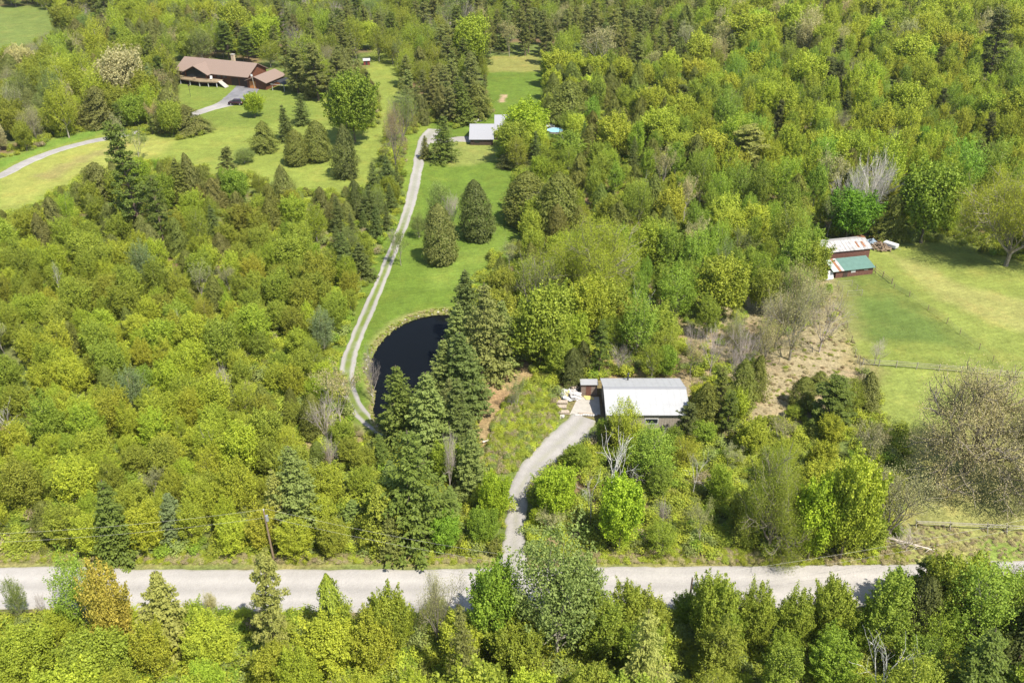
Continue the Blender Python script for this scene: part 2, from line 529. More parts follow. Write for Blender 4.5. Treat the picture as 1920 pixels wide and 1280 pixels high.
def make_shrub(seed, H=1.6, R=1.3, n=800, leaf=.08):
    rng = np.random.default_rng(seed)
    A = Acc(); Wd = Acc()
    for c in range(7):
        a = rng.uniform(0, 6.28); rr = rng.uniform(0, .6) * R
        cc = np.array([np.cos(a) * rr, np.sin(a) * rr, H * rng.uniform(.35, .7)])
        k = n // 7
        dd = unit(rng.normal(size=(k, 3)))
        P = cc + dd * [R * .45, R * .45, H * .4] * rng.uniform(.6, 1, (k, 1))
        P[:, 2] = np.maximum(P[:, 2], .08)
        A.quads(leaf_quads(rng, P, unit(dd + [0, 0, .5] + rng.normal(0, .4, (k, 3))), leaf * rng.uniform(.6, 1.4, k), .7), np.clip(rng.normal(1, .12) + rng.normal(0, .14, k), .5, 1.5))
        Wd.add(*tube([[0, 0, -.1], cc * [.5, .5, .6], cc], [.04, .03, .015], 4))
    return A.mesh('leaves', [M_LEAF]), Wd.mesh('bark', [M_BARK]), H, R

PROTO = {
    'maple': [make_broad(100 + i, leaf=.12, nc=(130, 110, 150, 120, 140)[i], lp=140, feather=.5) for i in range(5)],
    'alder': [make_broad(200 + i, H=8.5, R=2.3, nc=130, lp=100, leaf=.085, base=.05, sparse=1.15) for i in range(5)],
    'elm': [make_broad(250 + i, H=9, R=2.4, nc=130, lp=96, leaf=.09, base=.06, sparse=1.1, twigs=8) for i in range(5)],
    'poplar': [make_broad(300 + i, H=12, R=2.4, nc=160, lp=72, leaf=.10, base=.08, sparse=1.0, twigs=14) for i in range(5)],
    'airy': [make_broad(350 + i, H=10, R=2.8, nc=200, lp=38, leaf=.085, base=.06, sparse=1.1, twigs=34) for i in range(5)],
    'cedar': [make_cedar(400 + i, pw=(1.5, 2.2, 1.9, 2.8, 1.7)[i], n=13000, leaf=.11, lump=(.34, .44, .38, .16, .5)[i]) for i in range(5)],
    'spruce': [make_spruce(500 + i, droop=(.3, .2, .36, .26)[i], rough=(.24, .3, .2, .34)[i], H=12, R=(2.6, 3.0, 2.4, 2.8)[i]) for i in range(4)],
    'softspruce': [make_spruce(550 + i, H=12, R=2.8, tiers=32, droop=.12, dens=1.4, rough=.26) for i in range(3)],
    'pine': [make_pine(600 + i, leaf=.17, n=(46, 38, 54, 42)[i]) for i in range(4)],
    'budding': [make_open(700 + i, leaves=(15, 12, 18)[i], levels=5, spray=.6, leaf=.085) for i in range(3)],
    'giantleaf': [make_open(780 + i, H=13, leaves=46, levels=5, spray=.55, leaf=.06, kids=(9, 6, 5, 4), spread=1.15, upright=.5, trunk_r=.32, rdec=.54) for i in range(2)],
    'giant': [make_open(770 + i, H=13, leaves=24, levels=5, spray=.42, leaf=.058, kids=(9, 6, 5, 4), spread=1.15, upright=.5, trunk_r=.34, rdec=.56) for i in range(2)],
    'budnarrow': [make_open(720 + i, H=11, R=3, leaves=9, spread=.62, trunk_r=.16, split=.2, kids=(4, 4, 3, 3), levels=5, spray=.36) for i in range(3)],
    'bare': [make_open(740 + i, H=10, leaves=0, spread=.7, trunk_r=.17, split=.2, kids=(6, 5, 5, 4), levels=5) for i in range(3)],
    'deadbirch': [make_open(760 + i, H=12, leaves=0, spread=.9, trunk_r=.17, split=.35, kids=(4, 4, 3, 3), levels=4) for i in range(2)],
    'shrub': [make_shrub(800 + i) for i in range(4)],
}
# ------------------------------------------------------------------ clearings, traced where they show in the photo
CLR = {
 'field': [(-80, 12), (60, 16), (108, 26), (100, 50), (62, 74), (0, 92), (-80, 100)],
 'meadow': [(-60, 330), (0, 303), (60, 282), (110, 262), (160, 246), (214, 238), (232, 258), (300, 250), (340, 264), (392, 252), (372, 228), (332, 190),
            (334, 168), (440, 166), (530, 168), (545, 182), (620, 196), (632, 250), (712, 240), (716, 190), (705, 160), (688, 128), (738, 122), (746, 160), (740, 190),
            (722, 250), (708, 300), (690, 345), (600, 352), (520, 345), (470, 322), (400, 315), (350, 300), (240, 292), (190, 305), (160, 322), (100, 350), (60, 380), (0, 394), (-60, 410)],
 'lawn': [(760, 262), (800, 236), (870, 245), (925, 235), (925, 270), (940, 300), (965, 330), (950, 362), (948, 400), (975, 425), (985, 440), (920, 470), (895, 500), (868, 520),
          (850, 550), (835, 590), (850, 622), (820, 650), (790, 700), (730, 740), (715, 800), (745, 826), (700, 815), (655, 770), (636, 700), (650, 625), (690, 520), (735, 440), (755, 380), (762, 300)],
 'back_lawn': [(912, 112), (1002, 107), (1014, 150), (1020, 232), (930, 222), (918, 160)],
 'cottage': [(862, 214), (965, 214), (962, 272), (862, 272)],
 'pool': [(1020, 230), (1060, 233), (1060, 258), (1022, 258)],
 'house': [(332, 120), (350, 107), (430, 111), (495, 124), (532, 136), (530, 168), (332, 168)],
 'redshed': [(676, 98), (700, 98), (700, 126), (676, 126)],
 'clearing': [(890, 832), (885, 760), (905, 700), (960, 668), (1003, 690), (985, 722), (940, 760), (925, 830), (915, 890), (892, 885)],
 'lane': [(668, 782), (690, 775), (748, 815), (744, 834), (700, 820)],
 'mound': [(905, 880), (915, 800), (945, 745), (1040, 732), (1048, 790), (1000, 848), (960, 890), (925, 892)],
 'shop': [(1045, 718), (1298, 716), (1300, 795), (1240, 812), (1120, 808), (1062, 850), (1008, 892), (988, 940), (992, 1062), (938, 1062), (950, 930), (962, 897), (925, 892), (1000, 852), (1046, 790)],
 'road': [(-150, 1040), (900, 1050), (1500, 1052), (1640, 1045), (1690, 1085), (1500, 1106), (1120, 1116), (430, 1136), (-150, 1132)],
 'pasture': [(1545, 458), (1590, 444), (1690, 452), (1745, 452), (1785, 448), (1850, 480), (1990, 500), (1990, 760), (1910, 765), (1680, 800), (1650, 765), (1640, 695), (1604, 670), (1578, 600), (1566, 530), (1545, 522)],
 'bank': [(1400, 790), (1405, 700), (1460, 640), (1555, 590), (1604, 672), (1620, 694), (1545, 706), (1500, 720), (1480, 770)],
 'verge': [(1700, 800), (1990, 760), (1990, 960), (1990, 1050), (1640, 1052), (1690, 1000)],
}
CLP = {k: np.array(v, float) for k, v in CLR.items()}      # in photo pixels
def in_clear(px, py):
    for P in CLP.values():
        if inside(P, px, py).any():
            return True
    return False

# ------------------------------------------------------------------ the land: one sheet, coloured by what covers it
xs = np.concatenate([[-2500, -1500, -1000, -700, -500], np.arange(-380, -90, 2.5), np.arange(-90, 150, .8), np.arange(150, 382, 2.5), [500, 700, 1000, 1500, 2500]])
ys = np.concatenate([[-1500, -800, -400, -150, -50], np.arange(0, 60, 4), np.arange(60, 260, .8), np.arange(260, 420, 1.6), np.arange(420, 660, 5), [700, 900, 1300, 2000, 4000]])
XX, YY = np.meshgrid(xs, ys)
ZZ = HZ(XX, YY)
wx = XX + (vnoise(XX, YY, 3.2, 11) - .5) * 2.2 + (vnoise(XX, YY, 1.1, 12) - .5) * .8
wy = YY + (vnoise(XX, YY, 3.2, 13) - .5) * 2.2 + (vnoise(XX, YY, 1.1, 14) - .5) * .8
BASEC = np.array([.11, .14, .035])
LITTER = np.array([.235, .165, .085])
C = np.empty(XX.shape + (3,)); C[:] = BASEC
w = np.clip((vnoise(XX, YY, 9, 21) - .45) * 3, 0, 1)[..., None]
C = C * (1 - w) + LITTER * .65 * w
def paint(pts, col, soft=1.5, world=False, mixv=1.0):
    global C
    P = pts if world else poly(pts)
    ins = inside(P, wx, wy)
    box = (XX > P[:, 0].min() - 8) & (XX < P[:, 0].max() + 8) & (YY > P[:, 1].min() - 8) & (YY < P[:, 1].max() + 8)
    d = np.full(XX.shape, 99.); d[box] = edge_dist(P, wx[box], wy[box])
    s = np.where(ins, d, -d)
    a = (np.clip(s / soft + .5, 0, 1) * mixv)[..., None]
    C = C * (1 - a) + np.array(col) * a
LAWN = (.100, .148, .020); MEAD = (.172, .205, .038); PAST = (.168, .195, .042); STRAW = (.30, .25, .11)
paint([(1250, 720), (1290, 620), (1400, 540), (1560, 515), (1620, 690), (1650, 790), (1400, 820), (1280, 770)], (.25, .205, .115), 3)
paint([(1020, 600), (1200, 520), (1300, 600), (1300, 720), (1060, 716)], (.25, .18, .09), 4, mixv=.8)
paint([(880, 840), (880, 760), (900, 700), (960, 650), (1060, 660), (1080, 720), (1040, 780), (1050, 800), (990, 880), (900, 900)], (.24, .175, .085), 2)
paint([(900, 850), (1060, 750), (1060, 820), (1000, 880), (960, 895), (900, 895)], (.13, .17, .035), 2)
paint([(560, 720), (650, 700), (720, 790), (760, 830), (700, 880), (600, 930), (560, 850)], (.27, .20, .10), 3, mixv=.8)
paint([(-300, 1046), (2300, 1040), (2300, 1066), (-300, 1066)], (.20, .185, .065), .8)
paint([(-300, 1058), (900, 1062), (900, 1066), (-300, 1064)], (.11, .15, .03), .5, mixv=.7)
paint([(1000, 960), (1120, 960), (1120, 1062), (1000, 1062)], (.25, .19, .10), 1.5, mixv=.6)
paint([(1620, 900), (1990, 880), (2200, 1050), (1600, 1062)], (.205, .205, .065), 2)
paint([(1830, 1008), (2100, 1000), (2100, 1046), (1850, 1046)], (.15, .195, .04), 1.2)
field_p = [(-260, 8), (60, 12), (125, 22), (112, 56), (66, 80), (0, 100), (-260, 120)]
mead_p = [(-300, 300), (0, 292), (100, 255), (214, 225), (240, 240), (330, 225), (330, 150), (560, 160), (640, 190), (690, 120), (700, 60), (750, 60), (752, 160), (740, 230), (720, 330), (690, 400), (560, 400),
          (470, 350), (380, 340), (240, 330), (160, 350), (100, 390), (0, 430), (-300, 470)]
lawn_p = [(742, 300), (770, 235), (800, 200), (870, 225), (912, 215), (905, 105), (1010, 100), (1032, 150), (1050, 240), (1040, 300), (985, 350), (985, 400), (1000, 440), (960, 500), (900, 560), (880, 620), (870, 700),
          (800, 800), (745, 832), (690, 822), (630, 770), (615, 700), (640, 600), (680, 480), (720, 400)]
past_p = [(1600, 470), (1640, 446), (1780, 440), (1900, 440), (2500, 470), (2500, 900), (1940, 900), (1700, 860), (1650, 780), (1640, 690)]
padd_p = [(1562, 520), (1642, 508), (1700, 546), (1770, 600), (1840, 652), (1880, 690), (1640, 684), (1605, 668), (1580, 600)]
paint(field_p, (.125, .160, .036), 4)
paint(mead_p, MEAD, 3)
paint([(0, 330), (110, 285), (214, 252), (330, 262), (300, 290), (160, 330), (0, 400)], (.255, .255, .062), 3, mixv=.7)
paint([(60, 330), (160, 290), (250, 262), (250, 268), (170, 300), (80, 345)], (.21, .17, .07), 1, mixv=.6)
paint([(330, 150), (560, 165), (600, 215), (480, 240), (330, 240)], (.125, .165, .028), 5, mixv=.8)
paint([(-100, 330), (0, 300), (110, 258), (220, 232), (222, 242), (110, 272), (0, 318)], (.12, .19, .028), 2)
paint(lawn_p, LAWN, 2)
paint([(905, 105), (1010, 102), (1020, 135), (912, 135)], (.22, .20, .06), 3, mixv=.7)
paint([(815, 262), (925, 262), (925, 300), (880, 312), (800, 305)], (.20, .215, .055), 3, mixv=.75)
paint([(800, 480), (900, 460), (960, 430), (900, 520), (850, 545), (800, 540)], (.15, .205, .035), 3, mixv=.55)
paint([(738, 300), (770, 240), (800, 215), (812, 232), (782, 300), (760, 380), (742, 400)], (.15, .20, .03), 2, mixv=.7)
paint(past_p, PAST, 3)
paint([(1660, 470), (1740, 500), (1820, 540), (1920, 560), (2000, 640), (1900, 620), (1760, 560)], (.27, .245, .085), 3, mixv=.55)
paint([(1650, 700), (1920, 715), (1920, 800), (1700, 810)], (.17, .20, .045), 3, mixv=.8)
paint([(1690, 800), (1990, 790), (1990, 900), (1720, 900)], (.215, .205, .065), 3, mixv=.8)
paint(padd_p, (.112, .140, .030), 2)
paint([(1548, 520), (1582, 528), (1600, 600), (1640, 690), (1590, 690), (1560, 610)], (.205, .19, .07), 5, mixv=.8)
paint([(1600, 560), (1680, 560), (1760, 620), (1800, 650), (1640, 640)], (.08, .13, .028), 3, mixv=.5)
paint([(1590, 640), (1760, 640), (1840, 655), (1860, 680), (1620, 684)], (.17, .20, .04), 2, mixv=.7)
# garden bed, worn bank of the pond
paint([(936, 178), (950, 178), (951, 195), (935, 195)], (.33, .24, .14), .5)
dP = edge_dist(POND, wx, wy); inP = inside(POND, XX, YY)
bank_w = np.clip(1 - np.where(inP, 0, dP) / 1.7, 0, 1)[..., None]
C = C * (1 - bank_w * .85) + np.array([.21, .20, .07]) * bank_w * .85
inw = np.clip(np.where(inP, dP, 0) / .8, 0, 1)[..., None]
C = C * (1 - inw) + np.array([.02, .018, .012]) * inw
nx, ny = len(xs), len(ys)
idx = np.arange(nx * ny).reshape(ny, nx)
FQ = np.stack([idx[:-1, :-1], idx[:-1, 1:], idx[1:, 1:], idx[1:, :-1]], -1).reshape(-1, 4)
VV = np.column_stack([XX.ravel(), YY.ravel(), ZZ.ravel()])
CC = C.reshape(-1, 3)

def link(name, me, parent=None, kind=None):
    o = bpy.data.objects.new(name, me)
    COL.objects.link(o)
    if parent is not None:
        o.parent = parent
    if kind:
        o['kind'] = kind
    return o

gm = mesh_np('ground', VV, [FQ], [M_GROUND], smooth=True)
color_attr(gm, 'cover', CC)
link('ground', gm, kind='structure')

def sheet(name, pts, lift=.02):
    """a turf sheet cut out of the same grid, lying just over the ground"""
    P = poly(pts)
    cx = wx.ravel()[FQ].mean(1); cy = wy.ravel()[FQ].mean(1)
    keep = inside(P, cx, cy) & ~inside(POND, XX.ravel()[FQ].mean(1), YY.ravel()[FQ].mean(1))
    f = FQ[keep]
    u, inv = np.unique(f, return_inverse=True)
    V = VV[u].copy(); V[:, 2] += lift
    me = mesh_np(name, V, [inv.reshape(f.shape)], [M_TURF], smooth=True)
    color_attr(me, 'cover', CC[u])
    return link(name, me, kind='structure')
sheet('hay_field', field_p)
sheet('meadow', mead_p)
sheet('lawn', lawn_p)
sheet('pasture', past_p)
sheet('paddock', padd_p, .035)

# water
M_WATER = mat('pond_water', (.004, .005, .006), .08, .05)
nt = M_WATER.node_tree; bb = nt.nodes['Principled BSDF']
n_ = nt.nodes.new('ShaderNodeTexNoise'); n_.inputs['Scale'].default_value = 1.6; n_.inputs['Detail'].default_value = 3
bp_ = nt.nodes.new('ShaderNodeBump'); bp_.inputs['Strength'].default_value = .06; bp_.inputs['Distance'].default_value = .05
tc_ = nt.nodes.new('ShaderNodeTexCoord'); nt.links.new(tc_.outputs['Object'], n_.inputs['Vector'])
nt.links.new(n_.outputs[0], bp_.inputs['Height']); nt.links.new(bp_.outputs[0], bb.inputs['Normal'])
x0, x1, y0, y1 = POND[:, 0].min() - 3, POND[:, 0].max() + 3, POND[:, 1].min() - 3, POND[:, 1].max() + 3
cen = POND.mean(0)
outw = cen + (POND - cen) * 1.03
V = np.column_stack([outw, np.full(len(outw), -.48)])
wm = bpy.data.meshes.new('pond_water'); wm.from_pydata([tuple(v) for v in V][::-1], [], [tuple(range(len(V)))]); wm.materials.append(M_WATER)
link('pond_water', wm, kind='structure')

# ------------------------------------------------------------------ roads and tracks
def catmull(P, step=1.0):
    P = np.asarray(P, float); out = []
    Q = np.vstack([2 * P[0] - P[1], P, 2 * P[-1] - P[-2]])
    for i in range(1, len(Q) - 2):
        a, b, c, d = Q[i - 1:i + 3]
        n = max(int(np.linalg.norm((c - b)[:2]) / step), 1)
        for t in np.arange(n) / n:
            out.append(.5 * ((2 * b) + (-a + c) * t + (2 * a - 5 * b + 4 * c - d) * t * t + (-a + 3 * b - 3 * c + d) * t ** 3))
    out.append(Q[-2])
    return np.array(out)

def ribbon(name, cl, wd, colf, lift=.06, rag=.15, na=15, step=.5, seed=0, matl=None):
    """cl: photo points of the centre line; wd: widths in metres at them; colf(s, a) -> colour at run s, across a in -1..1"""
    P3 = np.column_stack([[G(x, y)[0] for x, y in cl], [G(x, y)[1] for x, y in cl], wd])
    L = catmull(P3, step)
    d = unit(np.gradient(L[:, :2], axis=0)); nrm = np.column_stack([-d[:, 1], d[:, 0]])
    a = np.linspace(-1, 1, na)
    k = len(L)
    wl = L[:, 2] / 2 + (vnoise(L[:, 0], L[:, 1], 1.2, 31 + seed) - .5) * rag * 2 + (vnoise(L[:, 0], L[:, 1], 5, 41 + seed) - .5) * rag * 2
    wr = L[:, 2] / 2 + (vnoise(L[:, 0], L[:, 1], 1.3, 51 + seed) - .5) * rag * 2 + (vnoise(L[:, 0], L[:, 1], 5, 61 + seed) - .5) * rag * 2
    W = np.where(a[None] < 0, wl[:, None], wr[:, None]) * a[None]
    X = L[:, 0][:, None] + nrm[:, 0][:, None] * W; Y = L[:, 1][:, None] + nrm[:, 1][:, None] * W
    Z = HZ(X, Y) + lift - .09 * (np.abs(a[None]) > .97)
    V = np.column_stack([X.ravel(), Y.ravel(), Z.ravel()])
    ii = np.arange(k * na).reshape(k, na)
    f = np.stack([ii[:-1, :-1], ii[1:, :-1], ii[1:, 1:], ii[:-1, 1:]], -1).reshape(-1, 4)
    s = np.concatenate([[0], np.cumsum(np.linalg.norm(np.diff(L[:, :2], axis=0), axis=1))])
    col = colf(np.repeat(s[:, None] / s[-1], na, 1).ravel(), np.repeat(a[None], k, 0).ravel(), X.ravel(), Y.ravel())
    me = mesh_np(name, V, [f[:, ::-1]], [matl or M_GRAVEL], smooth=True)
    color_attr(me, 'cover', col)
    return link(name, me, kind='structure')

GR = np.array([.308, .286, .262])
def road_col(s, a, X, Y):
    c = np.tile(GR * 1.06, (len(s), 1))
    tr = np.exp(-((np.abs(a) - .42) / .16) ** 2)[:, None]
    c = c * (1 + .12 * tr)
    mid = np.exp(-(a / .12) ** 2)[:, None]
    c = c * (1 - .09 * mid)
    e = np.clip((np.abs(a) - .86) / .14, 0, 1)[:, None] * (.4 + .6 * vnoise(X, Y, 1.0, 71)[:, None])
    return c * (1 - e * .55) + np.array([.24, .22, .12]) * e * .55
ribbon('gravel_road', [(-420, 1098), (0, 1101), (400, 1105), (800, 1106), (1200, 1101), (1600, 1094), (1900, 1084), (2400, 1062)], [7.0] * 6 + [6.6, 6.4], road_col, .07, .12, 29, .6)

def drive_col(s, a, X, Y):
    n = vnoise(X, Y, .8, 73)[:, None]
    c = np.tile(GR * .92, (len(s), 1)) * (.92 + .16 * n)
    tr = np.exp(-((np.abs(a) - .48) / .2) ** 2)[:, None]
    c = c * (1 + .08 * tr)
    g = (np.exp(-(a / .22) ** 2) * .35)[:, None] * n
    e = np.clip((np.abs(a) - .78) / .22, 0, 1)[:, None] * n
    k = np.clip(g + e * .8, 0, 1)
    return c * (1 - k) + np.array([.19, .20, .07]) * k
ribbon('short_driveway', [(962, 1075), (964, 1050), (966, 1000), (969, 955), (975, 920), (1000, 880), (1035, 845), (1070, 812), (1096, 784)],
       [5.2, 3.7, 3.0, 2.7, 2.9, 3.6, 4.2, 4.6, 4.6], drive_col, .10, .25, 17, .5, 1)
ribbon('parking_spur', [(1075, 836), (1100, 828), (1124, 832)], [2.6, 3.0, 1.4], drive_col, .085, .3, 11, .5, 2)

def track_col(s, a, X, Y):
    c = np.tile(GR * .95, (len(s), 1))
    n = vnoise(X, Y, .9, 75)[:, None]
    far = np.clip((s - .52) / .12, 0, 1)[:, None]           # gravelled all over nearer the cottage
    g = np.exp(-(a / .40) ** 4)[:, None] * (1 - far * .72) * (.75 + .4 * n)
    e = np.clip((np.abs(a) - .80) / .2, 0, 1)[:, None]
    k = np.clip(g + e * .8, 0, 1)
    return c * (1 - k) + np.array([.13, .165, .035]) * k
ribbon('long_driveway', [(790, 850), (762, 835), (730, 820), (700, 798), (672, 770), (655, 735), (651, 700), (657, 665), (670, 630), (689, 585), (706, 545), (722, 505), (736, 470), (752, 430), (766, 390), (776, 350), (784, 310), (790, 280), (802, 258), (815, 243)],
       [2.2, 2.2, 2.2, 2.3, 2.4, 2.5, 2.6, 2.6, 2.5, 2.5, 2.4, 2.4, 2.4, 2.5, 2.6, 2.8, 3.0, 3.3, 4.6, 4.6], track_col, .08, .12, 21, .5, 3)
ribbon('garage_apron', [(795, 266), (830, 264), (862, 261), (884, 261)], [4.5, 4.2, 5.0, 5.2], lambda s, a, X, Y: np.tile(GR * [.92, .9, .88], (len(s), 1)), .10, .2, 9, .6, 4)
def house_drive_col(s, a, X, Y):
    n = vnoise(X, Y, 1.2, 77)[:, None]
    dark = np.clip((s - .78) / .1, 0, 1)[:, None]
    c = GR * (.82 + .2 * n)
    return c * (1 - dark) + np.array([.17, .165, .17]) * (.8 + .5 * n) * dark
ribbon('house_driveway', [(-200, 405), (-100, 366), (0, 330), (50, 304), (100, 284), (160, 267), (215, 256), (290, 240), (360, 215), (400, 202), (430, 193), (450, 180), (462, 168), (474, 158)],
       [3.6, 3.6, 3.6, 3.6, 3.6, 3.6, 3.6, 3.6, 4.0, 5.0, 8.0, 9.5, 9.5, 10], house_drive_col, .09, .2, 13, .8, 5)
# ------------------------------------------------------------------ things: helpers
def tag(o, label, cat, group=None):
    o['label'] = label; o['category'] = cat
    if group: o['group'] = group
    return o
def thing(name, label, cat, loc, rz=0.0, group=None):
    o = bpy.data.objects.new(name, None)
    o.empty_display_size = .5
    COL.objects.link(o)
    o.location = loc; o.rotation_euler = (0, 0, rz)
    return tag(o, label, cat, group)

class MB:
    """collects simple solids into one mesh"""
    def __init__(s): s.v = []; s.f = []
    def poly(s, vs, fs):
        n = len(s.v); s.v += [tuple(map(float, v)) for v in vs]; s.f += [tuple(i + n for i in f) for f in fs]; return s
    def box(s, x0, x1, y0, y1, z0, z1):
        return s.poly([(x0, y0, z0), (x1, y0, z0), (x1, y1, z0), (x0, y1, z0), (x0, y0, z1), (x1, y0, z1), (x1, y1, z1), (x0, y1, z1)],
                      [(3, 2, 1, 0), (4, 5, 6, 7), (0, 1, 5, 4), (1, 2, 6, 5), (2, 3, 7, 6), (3, 0, 4, 7)])
    def obox(s, c, size, rz=0.0, tilt=0.0, yaw2=0.0):
        M = Matrix.Rotation(rz, 4, 'Z') @ Matrix.Rotation(tilt, 4, 'X') @ Matrix.Rotation(yaw2, 4, 'Y')
        a, b, d = [q / 2 for q in size]
        vs = [Vector(c) + (M @ Vector(p)) for p in [(-a, -b, -d), (a, -b, -d), (a, b, -d), (-a, b, -d), (-a, -b, d), (a, -b, d), (a, b, d), (-a, b, d)]]
        return s.poly(vs, [(3, 2, 1, 0), (4, 5, 6, 7), (0, 1, 5, 4), (1, 2, 6, 5), (2, 3, 7, 6), (3, 0, 4, 7)])
    def prism(s, prof, axis, a0, a1):
        """prof: closed outline (p,q); axis 'x': (y,z) outline run along x; 'y': (x,z) along y; 'z': (x,y) along z"""
        n = len(prof)
        def P(p, q, a):
            return {'x': (a, p, q), 'y': (p, a, q), 'z': (p, q, a)}[axis]
        vs = [P(p, q, a0) for p, q in prof] + [P(p, q, a1) for p, q in prof]
        fs = [tuple(range(n))[::-1], tuple(range(n, 2 * n))] + [(i, (i + 1) % n, n + (i + 1) % n, n + i) for i in range(n)]
        return s.poly(vs, fs)
    def bar(s, p, q, r=.05, sides=6, r2=None):
        V, Fq = tube([p, q], [r, r if r2 is None else r2], sides)
        n = len(V)
        s.poly(V, [tuple(f) for f in Fq.tolist()] + [tuple(range(sides))[::-1], tuple(range(n - sides, n))])
        return s
    def tube(s, pts, r, sides=6):
        V, Fq = tube(pts, np.full(len(pts), r), sides); s.poly(V, [tuple(f) for f in Fq.tolist()]); return s
    def build(s, name, m, parent=None, bevel=0.0, smooth=False):
        me = bpy.data.meshes.new(name); me.from_pydata(s.v, [], s.f); me.materials.append(m)
        import bmesh
        bm = bmesh.new(); bm.from_mesh(me); bmesh.ops.recalc_face_normals(bm, faces=bm.faces)
        if bevel > 0:
            bmesh.ops.bevel(bm, geom=bm.edges[:], offset=bevel, segments=2, affect='EDGES', clamp_overlap=True)
        bm.to_mesh(me); bm.free()
        if smooth: me.shade_smooth()
        return link(name, me, parent)

def chevron(over, D, hE, rise, th):
    """gable roof outline (y,z) with thickness; D depth between walls, hE eave wall height"""
    s = rise / (D / 2)
    return [(-over, hE - over * s + .03), (D / 2, hE + rise + .03), (D + over, hE - over * s + .03), (D + over, hE - over * s + th + .03), (D / 2, hE + rise + th + .03), (-over, hE - over * s + th + .03)]

M_WHITEROOF = mat('white_metal_roof', (.335, .333, .33), .6, .2, noise=.06, nscale=.9)
M_RIDGE = mat('ridge_cap', (.20, .20, .21), .5, .5)
M_GREYSIDING = mat('grey_board_siding', (.30, .26, .21), .85, .2, noise=.18, nscale=2.5)
M_WHITE = mat('white_paint', (.52, .51, .49), .6, .3, noise=.05)
M_GLASS = mat('window_glass', (.02, .025, .03), .08, .6)
M_DARK = mat('dark_metal', (.03, .03, .032), .5, .4)
M_BROWNROOF = mat('brown_shingles', (.215, .155, .122), .85, .2, noise=.12, nscale=6)
M_CEDARWOOD = mat('stained_cedar_boards', (.13, .050, .025), .75, .3, noise=.3, nscale=2)
M_DECK = mat('deck_boards', (.28, .21, .135), .8, .2, noise=.2, nscale=3)
M_GREYROOF = mat('grey_shingles', (.27, .268, .28), .8, .3, noise=.08, nscale=5)
M_BROWNWALL = mat('dark_brown_wall', (.060, .040, .030), .85, .2, noise=.2)
M_CONC = mat('concrete', (.36, .33, .285), .9, .2, noise=.12, nscale=1.5)
M_REDWALL = mat('red_brown_boards', (.13, .062, .045), .85, .2, noise=.35, nscale=3)
M_GREENROOF = mat('green_metal_roof', (.10, .175, .14), .5, .4, noise=.12, nscale=1.5)
M_POLE = mat('weathered_pole', (.22, .16, .105), .85, .2, noise=.25, nscale=3)
M_RAIL = mat('grey_split_rail', (.30, .27, .21), .9, .2, noise=.25, nscale=5)
M_STEEL = mat('galvanised_steel', (.45, .46, .47), .4, .5, metal=.6)
M_WIRE = mat('fence_wire', (.22, .22, .20), .6, .4, metal=.3)
M_CABLE = mat('power_cable', (.42, .41, .33), .6, .4)
M_JUNKWOOD = mat('old_lumber', (.38, .31, .24), .9, .2, noise=.35, nscale=5)
M_TARP = mat('pale_plastic_sheet', (.50, .48, .46), .5, .4, noise=.15, nscale=4)
M_YELLOWSHEET = mat('yellow_plastic', (.52, .44, .16), .6, .4, noise=.15)
M_RUST = mat('rusty_sheet', (.24, .115, .06), .85, .2, noise=.45, nscale=4)
M_BLUEGREY = mat('blue_grey_tarp', (.20, .25, .30), .7, .3, noise=.3, nscale=4)
M_POOLW = mat('pool_water', (.28, .55, .72), .1, .5, noise=.25, nscale=1.2)
M_STONE = mat('pale_rock', (.42, .39, .34), .9, .2, noise=.25, nscale=4)
M_LOG = mat('bleached_log', (.52, .46, .38), .9, .2, noise=.2, nscale=6)

# ------------------------------------------------------------------ white roofed workshop
e0 = G(1137, 781, 2.6); e1 = G(1294, 782, 2.6)
WS_W = e1[0] - e0[0] - .4; WS_D = 9.6; OV = .35
ws = thing('workshop', 'long low workshop with a bright white metal gable roof and grey board walls', 'building', (e0[0] + .2, e0[1] + OV, hz(e0[0], e0[1])))
W_, D_, hE_, rise_ = WS_W, WS_D, 2.75, 1.42
s_ = rise_ / (D_ / 2)
MB().prism([(0, -.3), (D_, -.3), (D_, hE_), (D_ / 2, hE_ + rise_), (0, hE_)], 'x', 0, W_).build('wall', M_GREYSIDING, ws)
r = MB().prism(chevron(OV, D_, hE_, rise_, .09), 'x', -.3, W_ + .3)
nseam = int(W_ / .9)
for i in range(nseam + 1):
    x = -.25 + i * (W_ + .5) / nseam
    for sgn in (0, 1):
        y0, z0 = (-OV, hE_ - OV * s_ + .12) if sgn == 0 else (D_ + OV, hE_ - OV * s_ + .12)
        r.poly([(x - .02, y0, z0), (x + .02, y0, z0), (x + .02, y0, z0 + .015), (x - .02, y0, z0 + .015),
                (x - .02, D_ / 2, hE_ + rise_ + .12), (x + .02, D_ / 2, hE_ + rise_ + .12), (x + .02, D_ / 2, hE_ + rise_ + .135), (x - .02, D_ / 2, hE_ + rise_ + .135)],
               [(0, 1, 2, 3), (4, 7, 6, 5), (0, 4, 5, 1), (1, 5, 6, 2), (2, 6, 7, 3), (3, 7, 4, 0)])
roof = r.build('roof', M_WHITEROOF, ws)
MB().prism([(D_ / 2 - .26, hE_ + rise_ + .12), (D_ / 2, hE_ + rise_ + .24), (D_ / 2 + .26, hE_ + rise_ + .12), (D_ / 2, hE_ + rise_ + .17)], 'x', -.32, W_ + .32).build('ridge_cap', M_RIDGE, roof)
ch = MB(); ch.bar((W_ * .33, D_ * .93, hE_ + .2), (W_ * .33, D_ * .93, hE_ + 1.5), .13, 10).bar((W_ * .33, D_ * .93, hE_ + 1.5), (W_ * .33, D_ * .93, hE_ + 1.72), .22, 10, .05)
ch.build('stove_pipe', M_DARK, ws)
